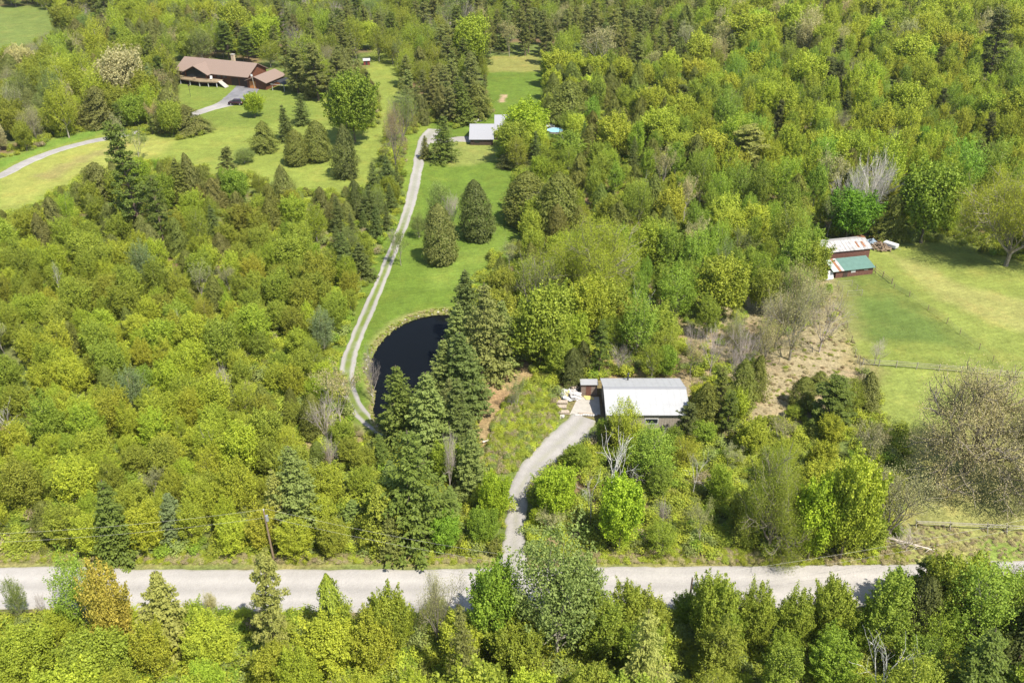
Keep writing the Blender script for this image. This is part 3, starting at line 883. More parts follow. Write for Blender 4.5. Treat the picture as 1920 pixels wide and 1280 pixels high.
for fx in (.47,):
    wf = MB()
    x0, x1, z0, z1 = W_ * fx - .05, W_ * fx + 2.0, 1.05, 1.85
    wf.box(x0, x1, -.06, .02, z1, z1 + .1).box(x0, x1, -.06, .02, z0 - .1, z0).box(x0, x0 + .1, -.06, .02, z0, z1).box(x1 - .1, x1, -.06, .02, z0, z1)
    win = wf.build('window', M_WHITE, ws)
    MB().box(x0 + .1, x1 - .1, -.03, .01, z0, z1).build('pane', M_GLASS, win)
MB().box(-.05, -.002, 2.6, 6.6, -.1, 2.5).build('garage_door', M_DARK, ws)
# battens of the board siding
bt = MB()
for i in range(int(W_ / .4)):
    bt.box(.2 + i * .4, .25 + i * .4, -.025, -.001, 0, hE_ - .15)
bt.build('batten', M_GREYSIDING, ws)

# shed beside it
sx = G(1089, 742); sW = G(1119, 742)[0] - sx[0]
sh = thing('shed', 'small brown wooden shed with a pale mono-pitch roof beside the workshop', 'shed', (sx[0], sx[1], hz(sx[0], sx[1])))
MB().prism([(0, -.2), (1.9, -.2), (1.9, 1.75), (0, 2.05)], 'x', 0, sW).build('wall', mat('weathered_brown_boards', (.20, .15, .12), .9, .2, noise=.3, nscale=4), sh)
MB().prism([(-.25, 2.10), (2.1, 1.74), (2.1, 1.80), (-.25, 2.16)], 'x', -.12, sW + .15).build('roof', M_WHITEROOF, sh)
dm = MB().box(sW * .3, sW * .62, -.04, -.003, 0, 1.8); dm.build('door', M_REDWALL, sh)

# concrete pad
pad = poly([(1068, 778), (1126, 778), (1123, 745), (1084, 745)])
pm = MB().prism([tuple(p) for p in pad], 'z', -.3, .14); o = pm.build('concrete_pad', M_CONC); o['kind'] = 'structure'
# rubble strip, planks and pale blocks at the front of the pad
bl = thing('pallet', 'row of white blocks and boards lying at the front edge of the concrete pad', 'building materials', (*G(1100, 781)[:2], hz(*G(1100, 781)[:2]) + .05))
b_ = MB()
rr = random.Random(4)
for i in range(9):
    b_.obox((-1.6 + i * .38, rr.uniform(-.1, .1), .14), (.34, .26, .22), rr.uniform(-.3, .3))
b_.build('block', M_TARP, bl, .015)
MB().obox((.1, .38, .1), (2.6, .18, .08), .03).obox((-.2, .62, .1), (2.2, .16, .08), -.05).build('board', M_JUNKWOOD, bl)

def pile(x, y, name, label, cat, m, n, R_, Hh, seed, size=(.9, .12, .08), flat=False, group=None, part='board'):
    g = G(x, y); t = thing(name, label, cat, (g[0], g[1], hz(g[0], g[1])), group=group)
    q = random.Random(seed); b = MB()
    for i in range(n):
        a = q.uniform(0, 6.28); rr_ = R_ * math.sqrt(q.random())
        z = Hh * q.random() * (1 - rr_ / R_ * .6) + .08
        b.obox((math.cos(a) * rr_, math.sin(a) * rr_, z), (size[0] * q.uniform(.6, 1.3), size[1] * q.uniform(.7, 1.4), size[2] * q.uniform(.7, 1.3)), q.uniform(-.3, .3) if flat else q.uniform(0, 3.14), q.uniform(-.1, .1) if flat else q.uniform(-.5, .5), 0 if flat else q.uniform(-.4, .4))
    b.build(part, m, t)
    return t
for i, (x, y, n, lab) in enumerate([(1054, 757, 9, 'stack of grey boards nearest the shed, left of the concrete pad'), (1052, 766, 8, 'middle stack of grey boards left of the concrete pad'), (1056, 776, 7, 'lowest stack of grey boards by the corner of the concrete pad')]):
    g = G(x, y); t = thing('lumber_stack', lab, 'lumber', (g[0], g[1], hz(g[0], g[1])), group='stacks of grey boards beside the concrete pad')
    b = MB(); q = random.Random(i)
    for k in range(4):
        for j in range(4):
            b.obox((q.uniform(-.08, .08), -.28 + j * .18, .12 + k * .09), (1.7 * q.uniform(.85, 1.05), .16, .05), q.uniform(-.05, .05))
    b.build('board', M_JUNKWOOD, t)
    MB().box(-.6, -.5, -.35, .4, 0, .085).build('bearer', M_DARK, t); MB().box(.5, .6, -.35, .4, 0, .085).build('bearer', M_DARK, t)
pile(1070, 745, 'plastic_heap', 'heap of white crumpled plastic sheeting and bags by the shed', 'rubbish heap', M_TARP, 60, 1.5, .9, 5, (.65, .5, .06), part='sheet')
pile(1057, 738, 'plastic_heap', 'white sacks and sheet offcuts behind the board stacks', 'rubbish heap', M_TARP, 30, .9, .6, 6, (.5, .4, .08), part='sheet')
pile(1063, 741, 'yellow_sheeting', 'crumpled yellow plastic lying on the white rubbish heap', 'plastic sheet', M_YELLOWSHEET, 8, .45, .9, 9, (.6, .5, .04), part='sheet')
pile(1078, 733, 'scrap_heap', 'dark scrap leaning in a heap against the left side of the shed', 'scrap', M_JUNKWOOD, 30, .7, 1.0, 8, (1.0, .12, .06))
pile(1036, 783, 'stone_heap', 'few white stones dumped in the grass below the board stacks', 'stones', M_STONE, 9, .7, .3, 11, (.45, .35, .25), part='stone')
pile(1050, 784, 'stone_heap', 'loose white stones and scraps beside the top of the short driveway', 'stones', M_STONE, 10, .6, .25, 12, (.4, .3, .2), part='stone')
pile(1102, 748, 'yellow_tarp', 'small straw coloured tarp lying in front of the brown shed', 'tarp', M_YELLOWSHEET, 5, .5, .15, 13, (.9, .5, .04), True, part='sheet')

# ------------------------------------------------------------------ garage and cottage at the head of the long driveway
def gable(name, label, cat, x0, y0, x1, hE, D, rise, roofm, wallm, over=.35, rz=0.0):
    a = G(x0, y0); b = G(x1, y0); Wd = b[0] - a[0]
    t = thing(name, label, cat, (a[0], a[1], hz(a[0], a[1])), rz)
    MB().prism([(0, -.3), (D, -.3), (D, hE), (D / 2, hE + rise), (0, hE)], 'x', 0, Wd).build('wall', wallm, t)
    MB().prism(chevron(over, D, hE, rise, .14), 'x', -over, Wd + over).build('roof', roofm, t)
    return t, Wd
gar, gw = gable('garage', 'low garage with a plain grey roof and dark walls beside the gravel apron', 'garage', 882, 272, 924, 1.75, 11.5, 2.5, M_GREYROOF, M_BROWNWALL)
MB().box(-.06, -.003, 3.0, 6.6, 0, 2.0).build('garage_door', M_WHITE, gar)
MB().box(1.2, 2.6, -.05, -.003, .7, 1.3).build('window', M_GLASS, gar)
cot, cw = gable('cottage', 'grey roofed cottage half hidden behind the bright green maple', 'house', 929, 262, 990, 2.6, 13.5, 2.6, M_GREYROOF, M_BROWNWALL)
for wx_ in (1.2, 4.4, 7.0):
    f = MB().box(wx_, wx_ + 1.4, -.06, -.003, 1.0, 2.0).build('window', M_WHITE, cot)
    MB().box(wx_ + .1, wx_ + 1.3, -.08, -.062, 1.1, 1.9).build('pane', M_GLASS, f)
MB().box(-.06, -.003, 3, 4, 0, 2.1).build('door', M_WHITE, cot)
MB().box(cw * .6, cw * .6 + .7, 8, 8.7, 3.6, 5.8).build('chimney', M_CONC, cot)

# pool
pc = G(1041, 247); pz = hz(pc[0], pc[1])
pool = thing('swimming_pool', 'round above-ground pool with light blue water beside the cottage', 'pool', (pc[0], pc[1], pz))
a = np.linspace(0, 2 * np.pi, 33)[:-1]
outer = [(2.5 * math.cos(t), 2.5 * math.sin(t)) for t in a]; inner = [(2.38 * math.cos(t), 2.38 * math.sin(t)) for t in a]
pmb = MB()
n = 32
pmb.poly([(x, y, 0) for x, y in outer] + [(x, y, .55) for x, y in outer] + [(x, y, .55) for x, y in inner] + [(x, y, .1) for x, y in inner],
         [(i, (i + 1) % n, n + (i + 1) % n, n + i) for i in range(n)] + [(n + i, n + (i + 1) % n, 2 * n + (i + 1) % n, 2 * n + i) for i in range(n)] + [(2 * n + i, 2 * n + (i + 1) % n, 3 * n + (i + 1) % n, 3 * n + i) for i in range(n)])
pmb.build('pool_wall', M_CONC, pool)
MB().poly([(x, y, .42) for x, y in inner], [tuple(range(n))]).build('water', M_POOLW, pool)
dk = thing('pool_deck', 'small pale raised deck behind the round pool', 'deck', (pc[0] - 2.6, pc[1] + 2.9, pz))
MB().box(0, 2.6, 0, 2.3, .55, .7).build('platform', M_WHITE, dk)
for x, y in ((.05, .05), (2.45, .05), (.05, 2.15), (2.45, 2.15)):
    MB().box(x, x + .1, y, y + .1, -.1, .55).build('leg', M_WHITE, dk)
MB().box(0, .06, 0, 2.3, .7, 1.5).build('railing', M_WHITE, dk)

# play tower at the lawn edge, birdhouse-like well, red shed, rocks, garden bed
g = G(1018, 200); pt = thing('play_frame', 'grey wooden ladder frame at the right edge of the back lawn', 'play frame', (g[0], g[1], hz(g[0], g[1])))
for x, y in ((0, 0), (1.3, 0), (0, 1.4), (1.3, 1.4)):
    MB().box(x, x + .12, y, y + .12, -.1, 2.4).build('post', M_RAIL, pt)
q = MB()
for k in range(5): q.box(.12, 1.3, 0.02, .1, .35 + k * .42, .45 + k * .42)
q.build('rung', M_RAIL, pt)
MB().box(-.05, 1.45, -.05, 1.55, 1.5, 1.6).build('platform', M_JUNKWOOD, pt)
g = G(1017, 206); sl = thing('garden_bench', 'small white seat standing below the grey ladder frame', 'seat', (g[0], g[1], hz(g[0], g[1])))
MB().box(0, .8, 0, .5, .35, .45).build('seat', M_WHITE, sl); MB().box(0, .8, .45, .52, .45, .95).build('backrest', M_WHITE, sl)
for x in (0, .72):
    MB().box(x, x + .08, 0, .5, 0, .35).build('leg', M_WHITE, sl)
g = G(682, 122); rs = thing('red_shed', 'tiny red shed with a white roof at the edge of the wood behind the meadow', 'shed', (g[0], g[1], hz(g[0], g[1])), .15); rs.scale = (.72, .72, .72)
MB().prism([(0, -.2), (2.6, -.2), (2.6, 2.3), (0, 2.3)], 'x', 0, 3.2).build('wall', mat('red_paint', (.17, .035, .03), .8, .2, noise=.2), rs)
MB().prism(chevron(.3, 2.6, 2.3, .8, .1), 'x', -.3, 3.5).build('roof', M_WHITEROOF, rs)
MB().box(1.0, 2.0, -.05, -.003, 0, 2.0).build('door', M_DARK, rs)
g = G(799, 199); wl = thing('wooden_shelter', 'small brown wooden shelter on a post beyond the top of the long driveway', 'shelter', (g[0], g[1], hz(g[0], g[1])))
MB().box(-.5, .5, -.4, .4, 0, 1.5).build('wall', M_JUNKWOOD, wl); MB().prism(chevron(.2, .8, 1.5, .5, .08), 'x', -.7, .7).build('roof', M_BROWNROOF, wl).location = (0, -.4, 0)

def rock(name, label, x, y, r, seed, group=None, z=0, sq=.55):
    rg = np.random.default_rng(seed)
    import bmesh
    bm = bmesh.new(); bmesh.ops.create_icosphere(bm, subdivisions=2, radius=r)
    ax = rg.uniform(.75, 1.25, 3)
    for v in bm.verts:
        k = 1 + .16 * math.sin(v.co.x * 5 / r + seed) * math.cos(v.co.y * 4 / r) + rg.normal(0, .035)
        v.co = Vector((v.co.x * ax[0] * k, v.co.y * ax[1] * k, v.co.z * sq * k))
    me = bpy.data.meshes.new(name); bm.to_mesh(me); bm.free(); me.materials.append(M_STONE)
    o = link(name, me); g = G(x, y); o.location = (g[0], g[1], hz(g[0], g[1]) + r * .15 + z)
    return tag(o, label, 'rock', group)
rock('boulder', 'large pale rock on the grass behind the garage, left of its pair', 890.5, 230, .55, 1)
rock('boulder', 'large pale rock on the grass behind the garage, right of its pair', 896, 227, .75, 2)
rock('boulder', 'small pale rock right behind the two large ones near the garage', 901, 228, .35, 3)
k = 0
Lp = len(POND)
for i in range(Lp):
    a_, b_2 = POND[i], POND[(i + 1) % Lp]
    px_, py_ = PX(a_[0], a_[1])
    if px_ > 845 or py_ > 720: continue
    for t in (0.1, .4, .7):
        p = a_ * (1 - t) + b_2 * t
        p = p + (p - cen) / np.linalg.norm(p - cen) * RNG.uniform(.3, 1.1)
        x, y = PX(p[0], p[1])
        rock('bank_stone', 'pale stone set in the grassy rim of the dark pond', float(x), float(y), float(RNG.uniform(.10, .22)), 40 + k, 'stones round the rim of the pond'); k += 1

# ------------------------------------------------------------------ big brown house
hA = G(338, 151); ang = -math.radians(20)
hs = thing('house', 'long dark cedar ranch house under a brown shingle roof with a raised deck', 'house', (hA[0], hA[1], hz(hA[0], hA[1])), ang)
HW, HD, HE, HR = 28.5, 11.0, 4.0, 2.8
MB().prism([(0, -.3), (HD, -.3), (HD, HE), (HD / 2, HE + HR), (0, HE)], 'x', 0, HW).build('wall', M_CEDARWOOD, hs)
rf = MB().prism(chevron(1.1, HD, HE, HR, .18), 'x', -.9, HW + .7).build('roof', M_BROWNROOF, hs)
# cross gable projecting over the deck
gx0, gx1, gy = 4.2, 13.4, -3.0
gm_ = (gx0 + gx1) / 2
MB().prism([(gx0, -.3), (gx1, -.3), (gx1, HE - .1), (gm_, HE + 2.0), (gx0, HE - .1)], 'y', gy + .9, -.01).build('gable_wall', M_CEDARWOOD, hs)
MB().poly([(gx0 + .6, gy + .86, 2.2), (gx1 - .6, gy + .86, 2.2), (gx1 - .6, gy + .86, HE - .1), (gm_, gy + .86, HE + 1.6), (gx0 + .6, gy + .86, HE - .1)], [(0, 1, 2, 3, 4)]).build('gable_window', M_GLASS, hs)
th = .18
MB().prism([(gx0 - .9, HE - .55), (gm_, HE + 2.12), (gx1 + .9, HE - .55), (gx1 + .9, HE - .55 + th), (gm_, HE + 2.12 + th), (gx0 - .9, HE - .55 + th)], 'y', gy, HD / 2 - 1.2).build('gable_roof', M_BROWNROOF, hs)
for i, x in enumerate((1.2, 15.6, 18.0)):
    f = MB().box(x, x + 1.8, -.08, -.003, 2.3, 3.4).build('window', M_DARK, hs)
    MB().box(x + .12, x + 1.68, -.10, -.082, 2.4, 3.3).build('pane', M_GLASS, f)
for x in (21.6, 25.0):
    MB().box(x, x + 2.8, -.08, -.003, .1, 2.8).build('garage_door', M_BROWNWALL, hs)
# deck: raised, railing, posts
DZ = 1.9
dk_ = MB().poly([(-1.6, -2.6, DZ), (3.5, -4.4, DZ), (12, -5.4, DZ), (18.5, -4.2, DZ), (18.5, -.02, DZ), (-1.6, -.02, DZ),
                 (-1.6, -2.6, DZ - .25), (3.5, -4.4, DZ - .25), (12, -5.4, DZ - .25), (18.5, -4.2, DZ - .25), (18.5, -.02, DZ - .25), (-1.6, -.02, DZ - .25)],
                [(0, 1, 2, 3, 4, 5), (11, 10, 9, 8, 7, 6)] + [(i, 6 + i, 6 + (i + 1) % 6, (i + 1) % 6) for i in range(6)]).build('deck', M_DECK, hs)
rl = MB()
path = [(-1.55, -.1), (-1.55, -2.55), (3.5, -4.35), (12, -5.35), (18.4, -4.15)]
for a_, b_3 in zip(path[:-1], path[1:]):
    for z in (DZ + .35, DZ + .65, DZ + .95):
        rl.bar((*a_, z), (*b_3, z), .05, 4)
    L_ = math.dist(a_, b_3); nn = max(int(L_ / .45), 1)
    for j in range(nn + 1):
        t = j / nn; x = a_[0] + (b_3[0] - a_[0]) * t; y = a_[1] + (b_3[1] - a_[1]) * t
        rl.bar((x, y, DZ), (x, y, DZ + .98), .045, 4)
rl.build('railing', M_DECK, dk_)
for (x, y) in ((-1.3, -2.3), (3.5, -4.1), (7.8, -4.6), (12, -5.0), (15.2, -4.5), (18.2, -3.9)):
    MB().box(x - .1, x + .1, y - .1, y + .1, -.3, DZ - .26).build('post', M_WHITE, dk_)
MB().poly([(18.55, -3.4, DZ), (21.5, -4.0, .25), (21.5, -1.8, .25), (18.55, -1.4, DZ), (18.55, -3.4, DZ - .2), (21.5, -4.0, 0), (21.5, -1.8, 0), (18.55, -1.4, DZ - .2)],
          [(0, 1, 2, 3), (7, 6, 5, 4), (0, 4, 5, 1), (1, 5, 6, 2), (2, 6, 7, 3), (3, 7, 4, 0)]).build('ramp', M_CONC, hs)
chm = MB().box(15.4, 16.5, HD - 1.2, HD - .2, 2, HE + 3.9).build('chimney', mat('buff_brick', (.42, .33, .22), .9, .2, noise=.2), hs)
MB().box(15.3, 16.6, HD - 1.3, HD - .1, HE + 3.9, HE + 4.05).build('chimney_cap', M_CONC, chm)
# wing at the right end
wg = G(488, 170)
wingp = Vector((HW + .05, 1.0, 0))
MB().prism([(0, -.3), (7.5, -.3), (7.5, 2.7), (3.75, 4.1), (0, 2.7)], 'y', -2.0, 9).build('wing_wall', M_CEDARWOOD, hs).location = wingp
MB().prism([(-.25, 2.62), (3.75, 4.13), (8.3, 2.42), (8.3, 2.6), (3.75, 4.31), (-.25, 2.8)], 'y', -3.0, 9.6).build('wing_roof', M_BROWNROOF, hs).location = wingp
MB().box(1.0, 3.4, -2.06, -2.003, .1, 2.5).build('orange_door', mat('varnished_pine', (.42, .17, .05), .5, .4, noise=.2), hs).location = wingp
# carport frame
g = G(511, 170); cp = thing('carport', 'open white-framed carport with a dark interior beside the house wing', 'carport', (g[0], g[1], hz(g[0], g[1])), ang)
for x in (0, 4.6):
    for y in (0, 5):
        MB().box(x, x + .14, y, y + .14, -.1, 2.3).build('post', M_WHITE, cp)
MB().prism([(-.3, 2.3), (2.37, 3.3), (5.0, 2.3), (5.0, 2.42), (2.37, 3.42), (-.3, 2.42)], 'y', -.4, 5.5).build('roof', M_DARK, cp)
MB().box(-.3, 5.0, -.46, -.403, 2.2, 2.3).build('beam', M_WHITE, cp)
# person-high white planter things on deck
def on_house(x, y, z): 
    return hs.matrix_basis @ Vector((x, y, z))
bpy.context.view_layer.update()
p = on_house(14.6, -2.6, DZ); lc = thing('lounge_chair', 'white patio chair standing on the wooden deck of the brown house', 'chair', p, ang + .4)
MB().box(0, .8, 0, .8, .35, .45).build('seat', M_WHITE, lc); MB().obox((.4, .85, .8), (.8, .08, .9), 0, -.25).build('backrest', M_WHITE, lc)
for x in (0, .72):
    for y in (0, .72): MB().box(x, x + .08, y, y + .08, 0, .35).build('leg', M_WHITE, lc)
p = on_house(9.4, -3.9, DZ); tb = thing('patio_table', 'small round tan table on the left part of the deck', 'table', p)
MB().bar((0, 0, .68), (0, 0, .74), .6, 12).build('table_top', M_DECK, tb); MB().bar((0, 0, 0), (0, 0, .68), .06, 6).build('leg', M_DECK, tb)

# car
def car(x, y, rz):
    g = G(x, y)
    t = thing('parked_car', 'dark maroon and black family van parked on the driveway of the brown house', 'car', (g[0], g[1], hz(g[0], g[1]) + .1), rz)
    Mp = mat('dark_maroon_paint', (.035, .012, .014), .25, .6); Mt = mat('tyre_rubber', (.02, .02, .02), .9, .1)
    prof = [(-2.35, .35), (-2.38, .75), (-2.25, 1.0), (-1.35, 1.12), (1.9, 1.15), (2.3, 1.1), (2.38, .6), (2.3, .35)]
    MB().prism(prof, 'y', -.92, .92).build('body', Mp, t, .06, True)
    cab = MB(); 
    lo = [(-1.45, -.86), (2.2, -.86), (2.2, .86), (-1.45, .86)]; hi = [(-.65, -.70), (1.95, -.70), (1.95, .70), (-.65, .70)]
    cab.poly([(x, y, 1.13) for x, y in lo] + [(x, y, 1.72) for x, y in hi], [(3, 2, 1, 0), (4, 5, 6, 7), (0, 1, 5, 4), (1, 2, 6, 5), (2, 3, 7, 6), (3, 0, 4, 7)]).build('cabin', M_GLASS, t, .05)
    MB().poly([(x, y, 1.725) for x, y in hi] + [(x * .98, y * .96, 1.78) for x, y in hi], [(3, 2, 1, 0), (4, 5, 6, 7), (0, 1, 5, 4), (1, 2, 6, 5), (2, 3, 7, 6), (3, 0, 4, 7)]).build('roof', Mp, t)
    for wx in (-1.45, 1.45):
        for sy in (-1, 1):
            wh = MB().bar((wx, sy * .72, .34), (wx, sy * .95, .34), .34, 16).build('wheel', Mt, t)
            MB().bar((wx, sy * .951, .34), (wx, sy * .965, .34), .2, 12).build('rim', M_STEEL, wh)
    for sy in (-.65, .65):
        MB().box(-2.42, -2.36, sy - .18, sy + .18, .68, .85).build('headlight', M_TARP, t)
        MB().box(2.36, 2.42, sy - .14, sy + .14, .7, .95).build('taillight', mat('tail_lamp', (.3, .02, .02), .3, .5), t)
car(443, 197, -.04)
g = G(480.5, 177); lp = thing('yard_pole', 'grey leaning utility pole beside the driveway of the brown house', 'utility pole', (g[0], g[1], hz(g[0], g[1])))
lp.rotation_euler = (0, math.radians(-6), 0)
MB().bar((0, 0, -.3), (0, 0, 6.6), .13, 8, .09).build('pole', M_RAIL, lp); MB().box(-.3, .25, -.2, .2, 5.9, 6.6).build('lamp', M_WHITE, lp)
# birdhouse post
g = G(357.5, 182); bh = thing('garden_post', 'thin dark post standing on the lawn below the deck', 'post', (g[0], g[1], hz(g[0], g[1])))
MB().bar((0, 0, -.2), (0, 0, 3.6), .06, 6).build('post', M_DARK, bh); MB().box(-.2, .2, -.2, .2, 3.6, 4.0).build('box', M_BROWNWALL, bh)

# ------------------------------------------------------------------ barn and lean-to
bA = G(1548, 500); brz = math.radians(13)
barn = thing('barn', 'weathered red-brown barn with a pale patchy metal roof behind the green lean-to', 'barn', (bA[0], bA[1], hz(bA[0], bA[1])), brz)
BW, BD, BE = 9.6, 5.6, 3.3
MB().prism([(0, -.3), (BD, -.3), (BD, BE), (BD / 2, BE + .9), (0, BE)], 'x', 0, BW).build('wall', M_REDWALL, barn)
M_PATCHROOF = mat('patchy_galvanised_roof', (.36, .34, .32), .6, .3, noise=.35, nscale=1.3)
rb = MB().prism(chevron(.3, BD, BE, .9, .08), 'x', -1.6, BW + .3)
for i in range(15):
    x = -1.5 + i * (BW + 1.6) / 14
    s2 = .9 / (BD / 2)
    rb.poly([(x - .03, -.3, BE - .3 * s2 + .12), (x + .03, -.3, BE - .3 * s2 + .12), (x + .03, BD / 2, BE + 1.02), (x - .03, BD / 2, BE + 1.02), (x - .03, -.3, BE - .3 * s2 + .17), (x + .03, -.3, BE - .3 * s2 + .17), (x + .03, BD / 2, BE + 1.07), (x - .03, BD / 2, BE + 1.07)],
            [(3, 2, 1, 0), (4, 5, 6, 7), (0, 1, 5, 4), (1, 2, 6, 5), (2, 3, 7, 6), (3, 0, 4, 7)])
rbo = rb.build('roof', M_PATCHROOF, barn)
for x in (8.2, 6.9):
    MB().poly([(x, .3, BE + .24), (x + .5, .3, BE + .24), (x + .5, 2.0, BE + .78), (x, 2.0, BE + .78)], [(0, 1, 2, 3)]).build('rust_stain', M_RUST, rbo)
lA = G(1566, 521)
lt = thing('animal_shelter', 'low red-brown animal shelter with a green and rust streaked metal roof', 'shelter', (lA[0], lA[1], hz(lA[0], lA[1])), brz)
LW, LD = 8.3, 3.4
MB().prism([(0, -.3), (LD, -.3), (LD, 2.45), (0, 1.65)], 'x', 0, LW).build('wall', M_REDWALL, lt)
def slopebox(x0, x1, th0, th1, y0=-.35, y1=LD + .15):
    s3 = .8 / LD
    z = lambda y: 1.69 + s3 * y
    return MB().poly([(x0, y0, z(y0) + th0), (x1, y0, z(y0) + th0), (x1, y1, z(y1) + th0), (x0, y1, z(y1) + th0), (x0, y0, z(y0) + th1), (x1, y0, z(y0) + th1), (x1, y1, z(y1) + th1), (x0, y1, z(y1) + th1)],
                     [(3, 2, 1, 0), (4, 5, 6, 7), (0, 1, 5, 4), (1, 2, 6, 5), (2, 3, 7, 6), (3, 0, 4, 7)])
slopebox(1.55, LW + .2, 0, .07).build('green_roof_sheet', M_GREENROOF, lt)
slopebox(.95, 1.54, 0, .08).build('pale_roof_sheet', M_PATCHROOF, lt)
slopebox(.35, .94, 0, .07).build('rusty_roof_sheet', M_RUST, lt)
slopebox(-.9, .34, 0, .06).build('faded_roof_sheet', mat('faded_green_sheet', (.36, .40, .36), .6, .4, noise=.3, nscale=2), lt)
MB().box(3.3, 4.3, -.06, -.003, .9, 1.45).build('window', M_WHITE, lt)
MB().box(6.2, 7.1, -.05, -.003, 1.1, 1.25).build('hatch', M_TARP, lt)
MB().box(1.6, 2.6, -.05, -.003, -.1, 1.3).build('door', M_BROWNWALL, lt)
g = G(1556, 521); pn = thing('metal_sheet', 'white metal sheet leaning at the left end of the animal shelter', 'metal sheet', (g[0], g[1], hz(g[0], g[1])), .1)
MB().obox((0, 0, .75), (1.2, .05, 1.7), .1, -.5).build('sheet', M_TARP, pn); MB().obox((-.7, -.5, .12), (1.5, .9, .05), .2, -.1).build('flat_sheet', M_TARP, pn)

g = G(1669, 464); tr_ = thing('utility_trailer', 'white box trailer parked at the back edge of the pasture', 'trailer', (g[0], g[1], hz(g[0], g[1])), math.radians(-48))
MB().box(-1.5, 1.5, -.75, .75, .4, 1.15).build('body', M_WHITE, tr_, .08); 
for sy in (-1, 1): MB().bar((0, sy * .62, .3), (0, sy * .8, .3), .3, 12).build('wheel', M_DARK, tr_)
MB().bar((1.5, 0, .45), (2.3, 0, .4), .05).build('drawbar', M_STEEL, tr_)
pile(1632, 458, 'tarp_heap', 'blue grey tarp heap right behind the end of the barn', 'tarp', M_BLUEGREY, 26, 1.1, 1.4, 21, (1.0, .7, .05), part='sheet')
pile(1650, 466, 'wood_pile', 'pile of brown split wood between the barn and the white trailer', 'woodpile', M_POLE, 90, 2.0, 1.3, 22, (1.1, .2, .18), part='log')
pile(1645, 452, 'scrap_sheets', 'rusty sheet iron leaning by the trees behind the woodpile', 'scrap', M_RUST, 18, 1.4, 1.6, 23, (1.6, 1.0, .04), part='sheet')
pile(1608, 449, 'scrap_sheets', 'flat rusty roofing panels stacked behind the barn', 'scrap', M_RUST, 8, .8, 1.6, 24, (1.8, 1.2, .04), True, part='sheet')

# ------------------------------------------------------------------ fences
def rail_fence(label, P, z_r=(.45, .85, 1.2), post_h=1.35, rm=M_RAIL, cross=False, gap=2.6, pm=M_RAIL, rad=.042):
    P = np.array([G(x, y)[:2] for x, y in P]); P3 = np.column_stack([P, np.zeros(len(P))])
    L = catmull(P3, gap)[:, :2]
    t = thing('rail_fence', label, 'fence', (L[0][0], L[0][1], 0))
    o = L[0]
    def W(p, z): return (p[0] - o[0], p[1] - o[1], hz(p[0], p[1]) + z)
    q = random.Random(int(abs(o[0]) * 10))
    for p in L:
        m = MB()
        if cross:
            m.bar(W(p + [0, -.45], -.05), W(p + [0, .25], 1.25), .06, 5).bar(W(p + [.1, .45], -.05), W(p + [.1, -.25], 1.25), .06, 5)
        else:
            m.bar(W(p, -.2), W(p + [q.uniform(-.04, .04), q.uniform(-.04, .04)], post_h), .08, 6)
        m.build('post', pm, t)
    for a_, b_ in zip(L[:-1], L[1:]):
        for z in z_r:
            MB().bar(W(a_, z + q.uniform(-.06, .06)), W(b_, z + q.uniform(-.06, .06)), rad, 5).build('rail', rm, t)
    return t
rail_fence('grey split rail fence crossing the pasture from the old bush to the right edge', [(1617, 684), (1680, 688), (1760, 694), (1850, 702), (1960, 712), (2080, 722)])
rail_fence('grey rail fence on crossed posts above the gravel road', [(1716, 986), (1780, 989), (1850, 992), (1930, 996), (2060, 1000)], (.75, 1.05, 1.15), cross=True)
def wire_fence(label, P, h=1.2, gap=4.2, mpost=M_POLE, wires=(.3, .65, 1.0)):
    P = np.array([G(x, y)[:2] for x, y in P]); P3 = np.column_stack([P, np.zeros(len(P))])
    L = catmull(P3, gap)[:, :2]
    t = thing('wire_fence', label, 'fence', (L[0][0], L[0][1], 0)); o = L[0]
    def W(p, z): return (p[0] - o[0], p[1] - o[1], hz(p[0], p[1]) + z)
    q = random.Random(3)
    for p in L:
        MB().bar(W(p, -.2), W(p + [q.uniform(-.08, .08), q.uniform(-.05, .05)], h * q.uniform(.95, 1.15)), .055, 6).build('post', mpost, t)
    for z in wires:
        MB().tube([W(p, z) for p in L], .012, 3).build('wire', M_WIRE, t)
wire_fence('wire fence on dark posts along the right side of the green paddock', [(1641, 514), (1676, 540), (1705, 556), (1740, 582), (1775, 606), (1800, 626), (1836, 654), (1862, 676), (1876, 700)])
wire_fence('low wire fence down the left side of the green paddock', [(1572, 545), (1582, 590), (1596, 640), (1612, 678)], 1.1)
rail_fence('short brown rail run behind the end of the animal shelter', [(1640, 507), (1655, 519), (1672, 532)], (.5, .95), rm=M_POLE, pm=M_POLE)
wire_fence('old crooked post run going down from the rail fence corner', [(1603, 668), (1612, 692), (1619, 716)], 1.5, 1.6, M_RAIL, (.5, 1.0))
# small pen
g = G(1588, 556); pen = thing('animal_pen', 'small rectangular wire pen standing in the paddock below the shelter', 'pen', (g[0], g[1], hz(g[0], g[1])), math.radians(8))
PW, PDp = 3.0, 4.2
q = MB()
for x, y in ((0, 0), (PW, 0), (0, PDp), (PW, PDp), (0, PDp / 2), (PW, PDp / 2)):
    MB().bar((x, y, -.1), (x, y, 1.3), .05, 6).build('post', M_RAIL, pen)
for z in (.2, .75, 1.25):
    c4 = [(0, 0, z), (PW, 0, z), (PW, PDp, z), (0, PDp, z), (0, 0, z)]
    MB().tube(c4, .03 if z > 1 else .015, 4).build('rail', M_RAIL, pen)

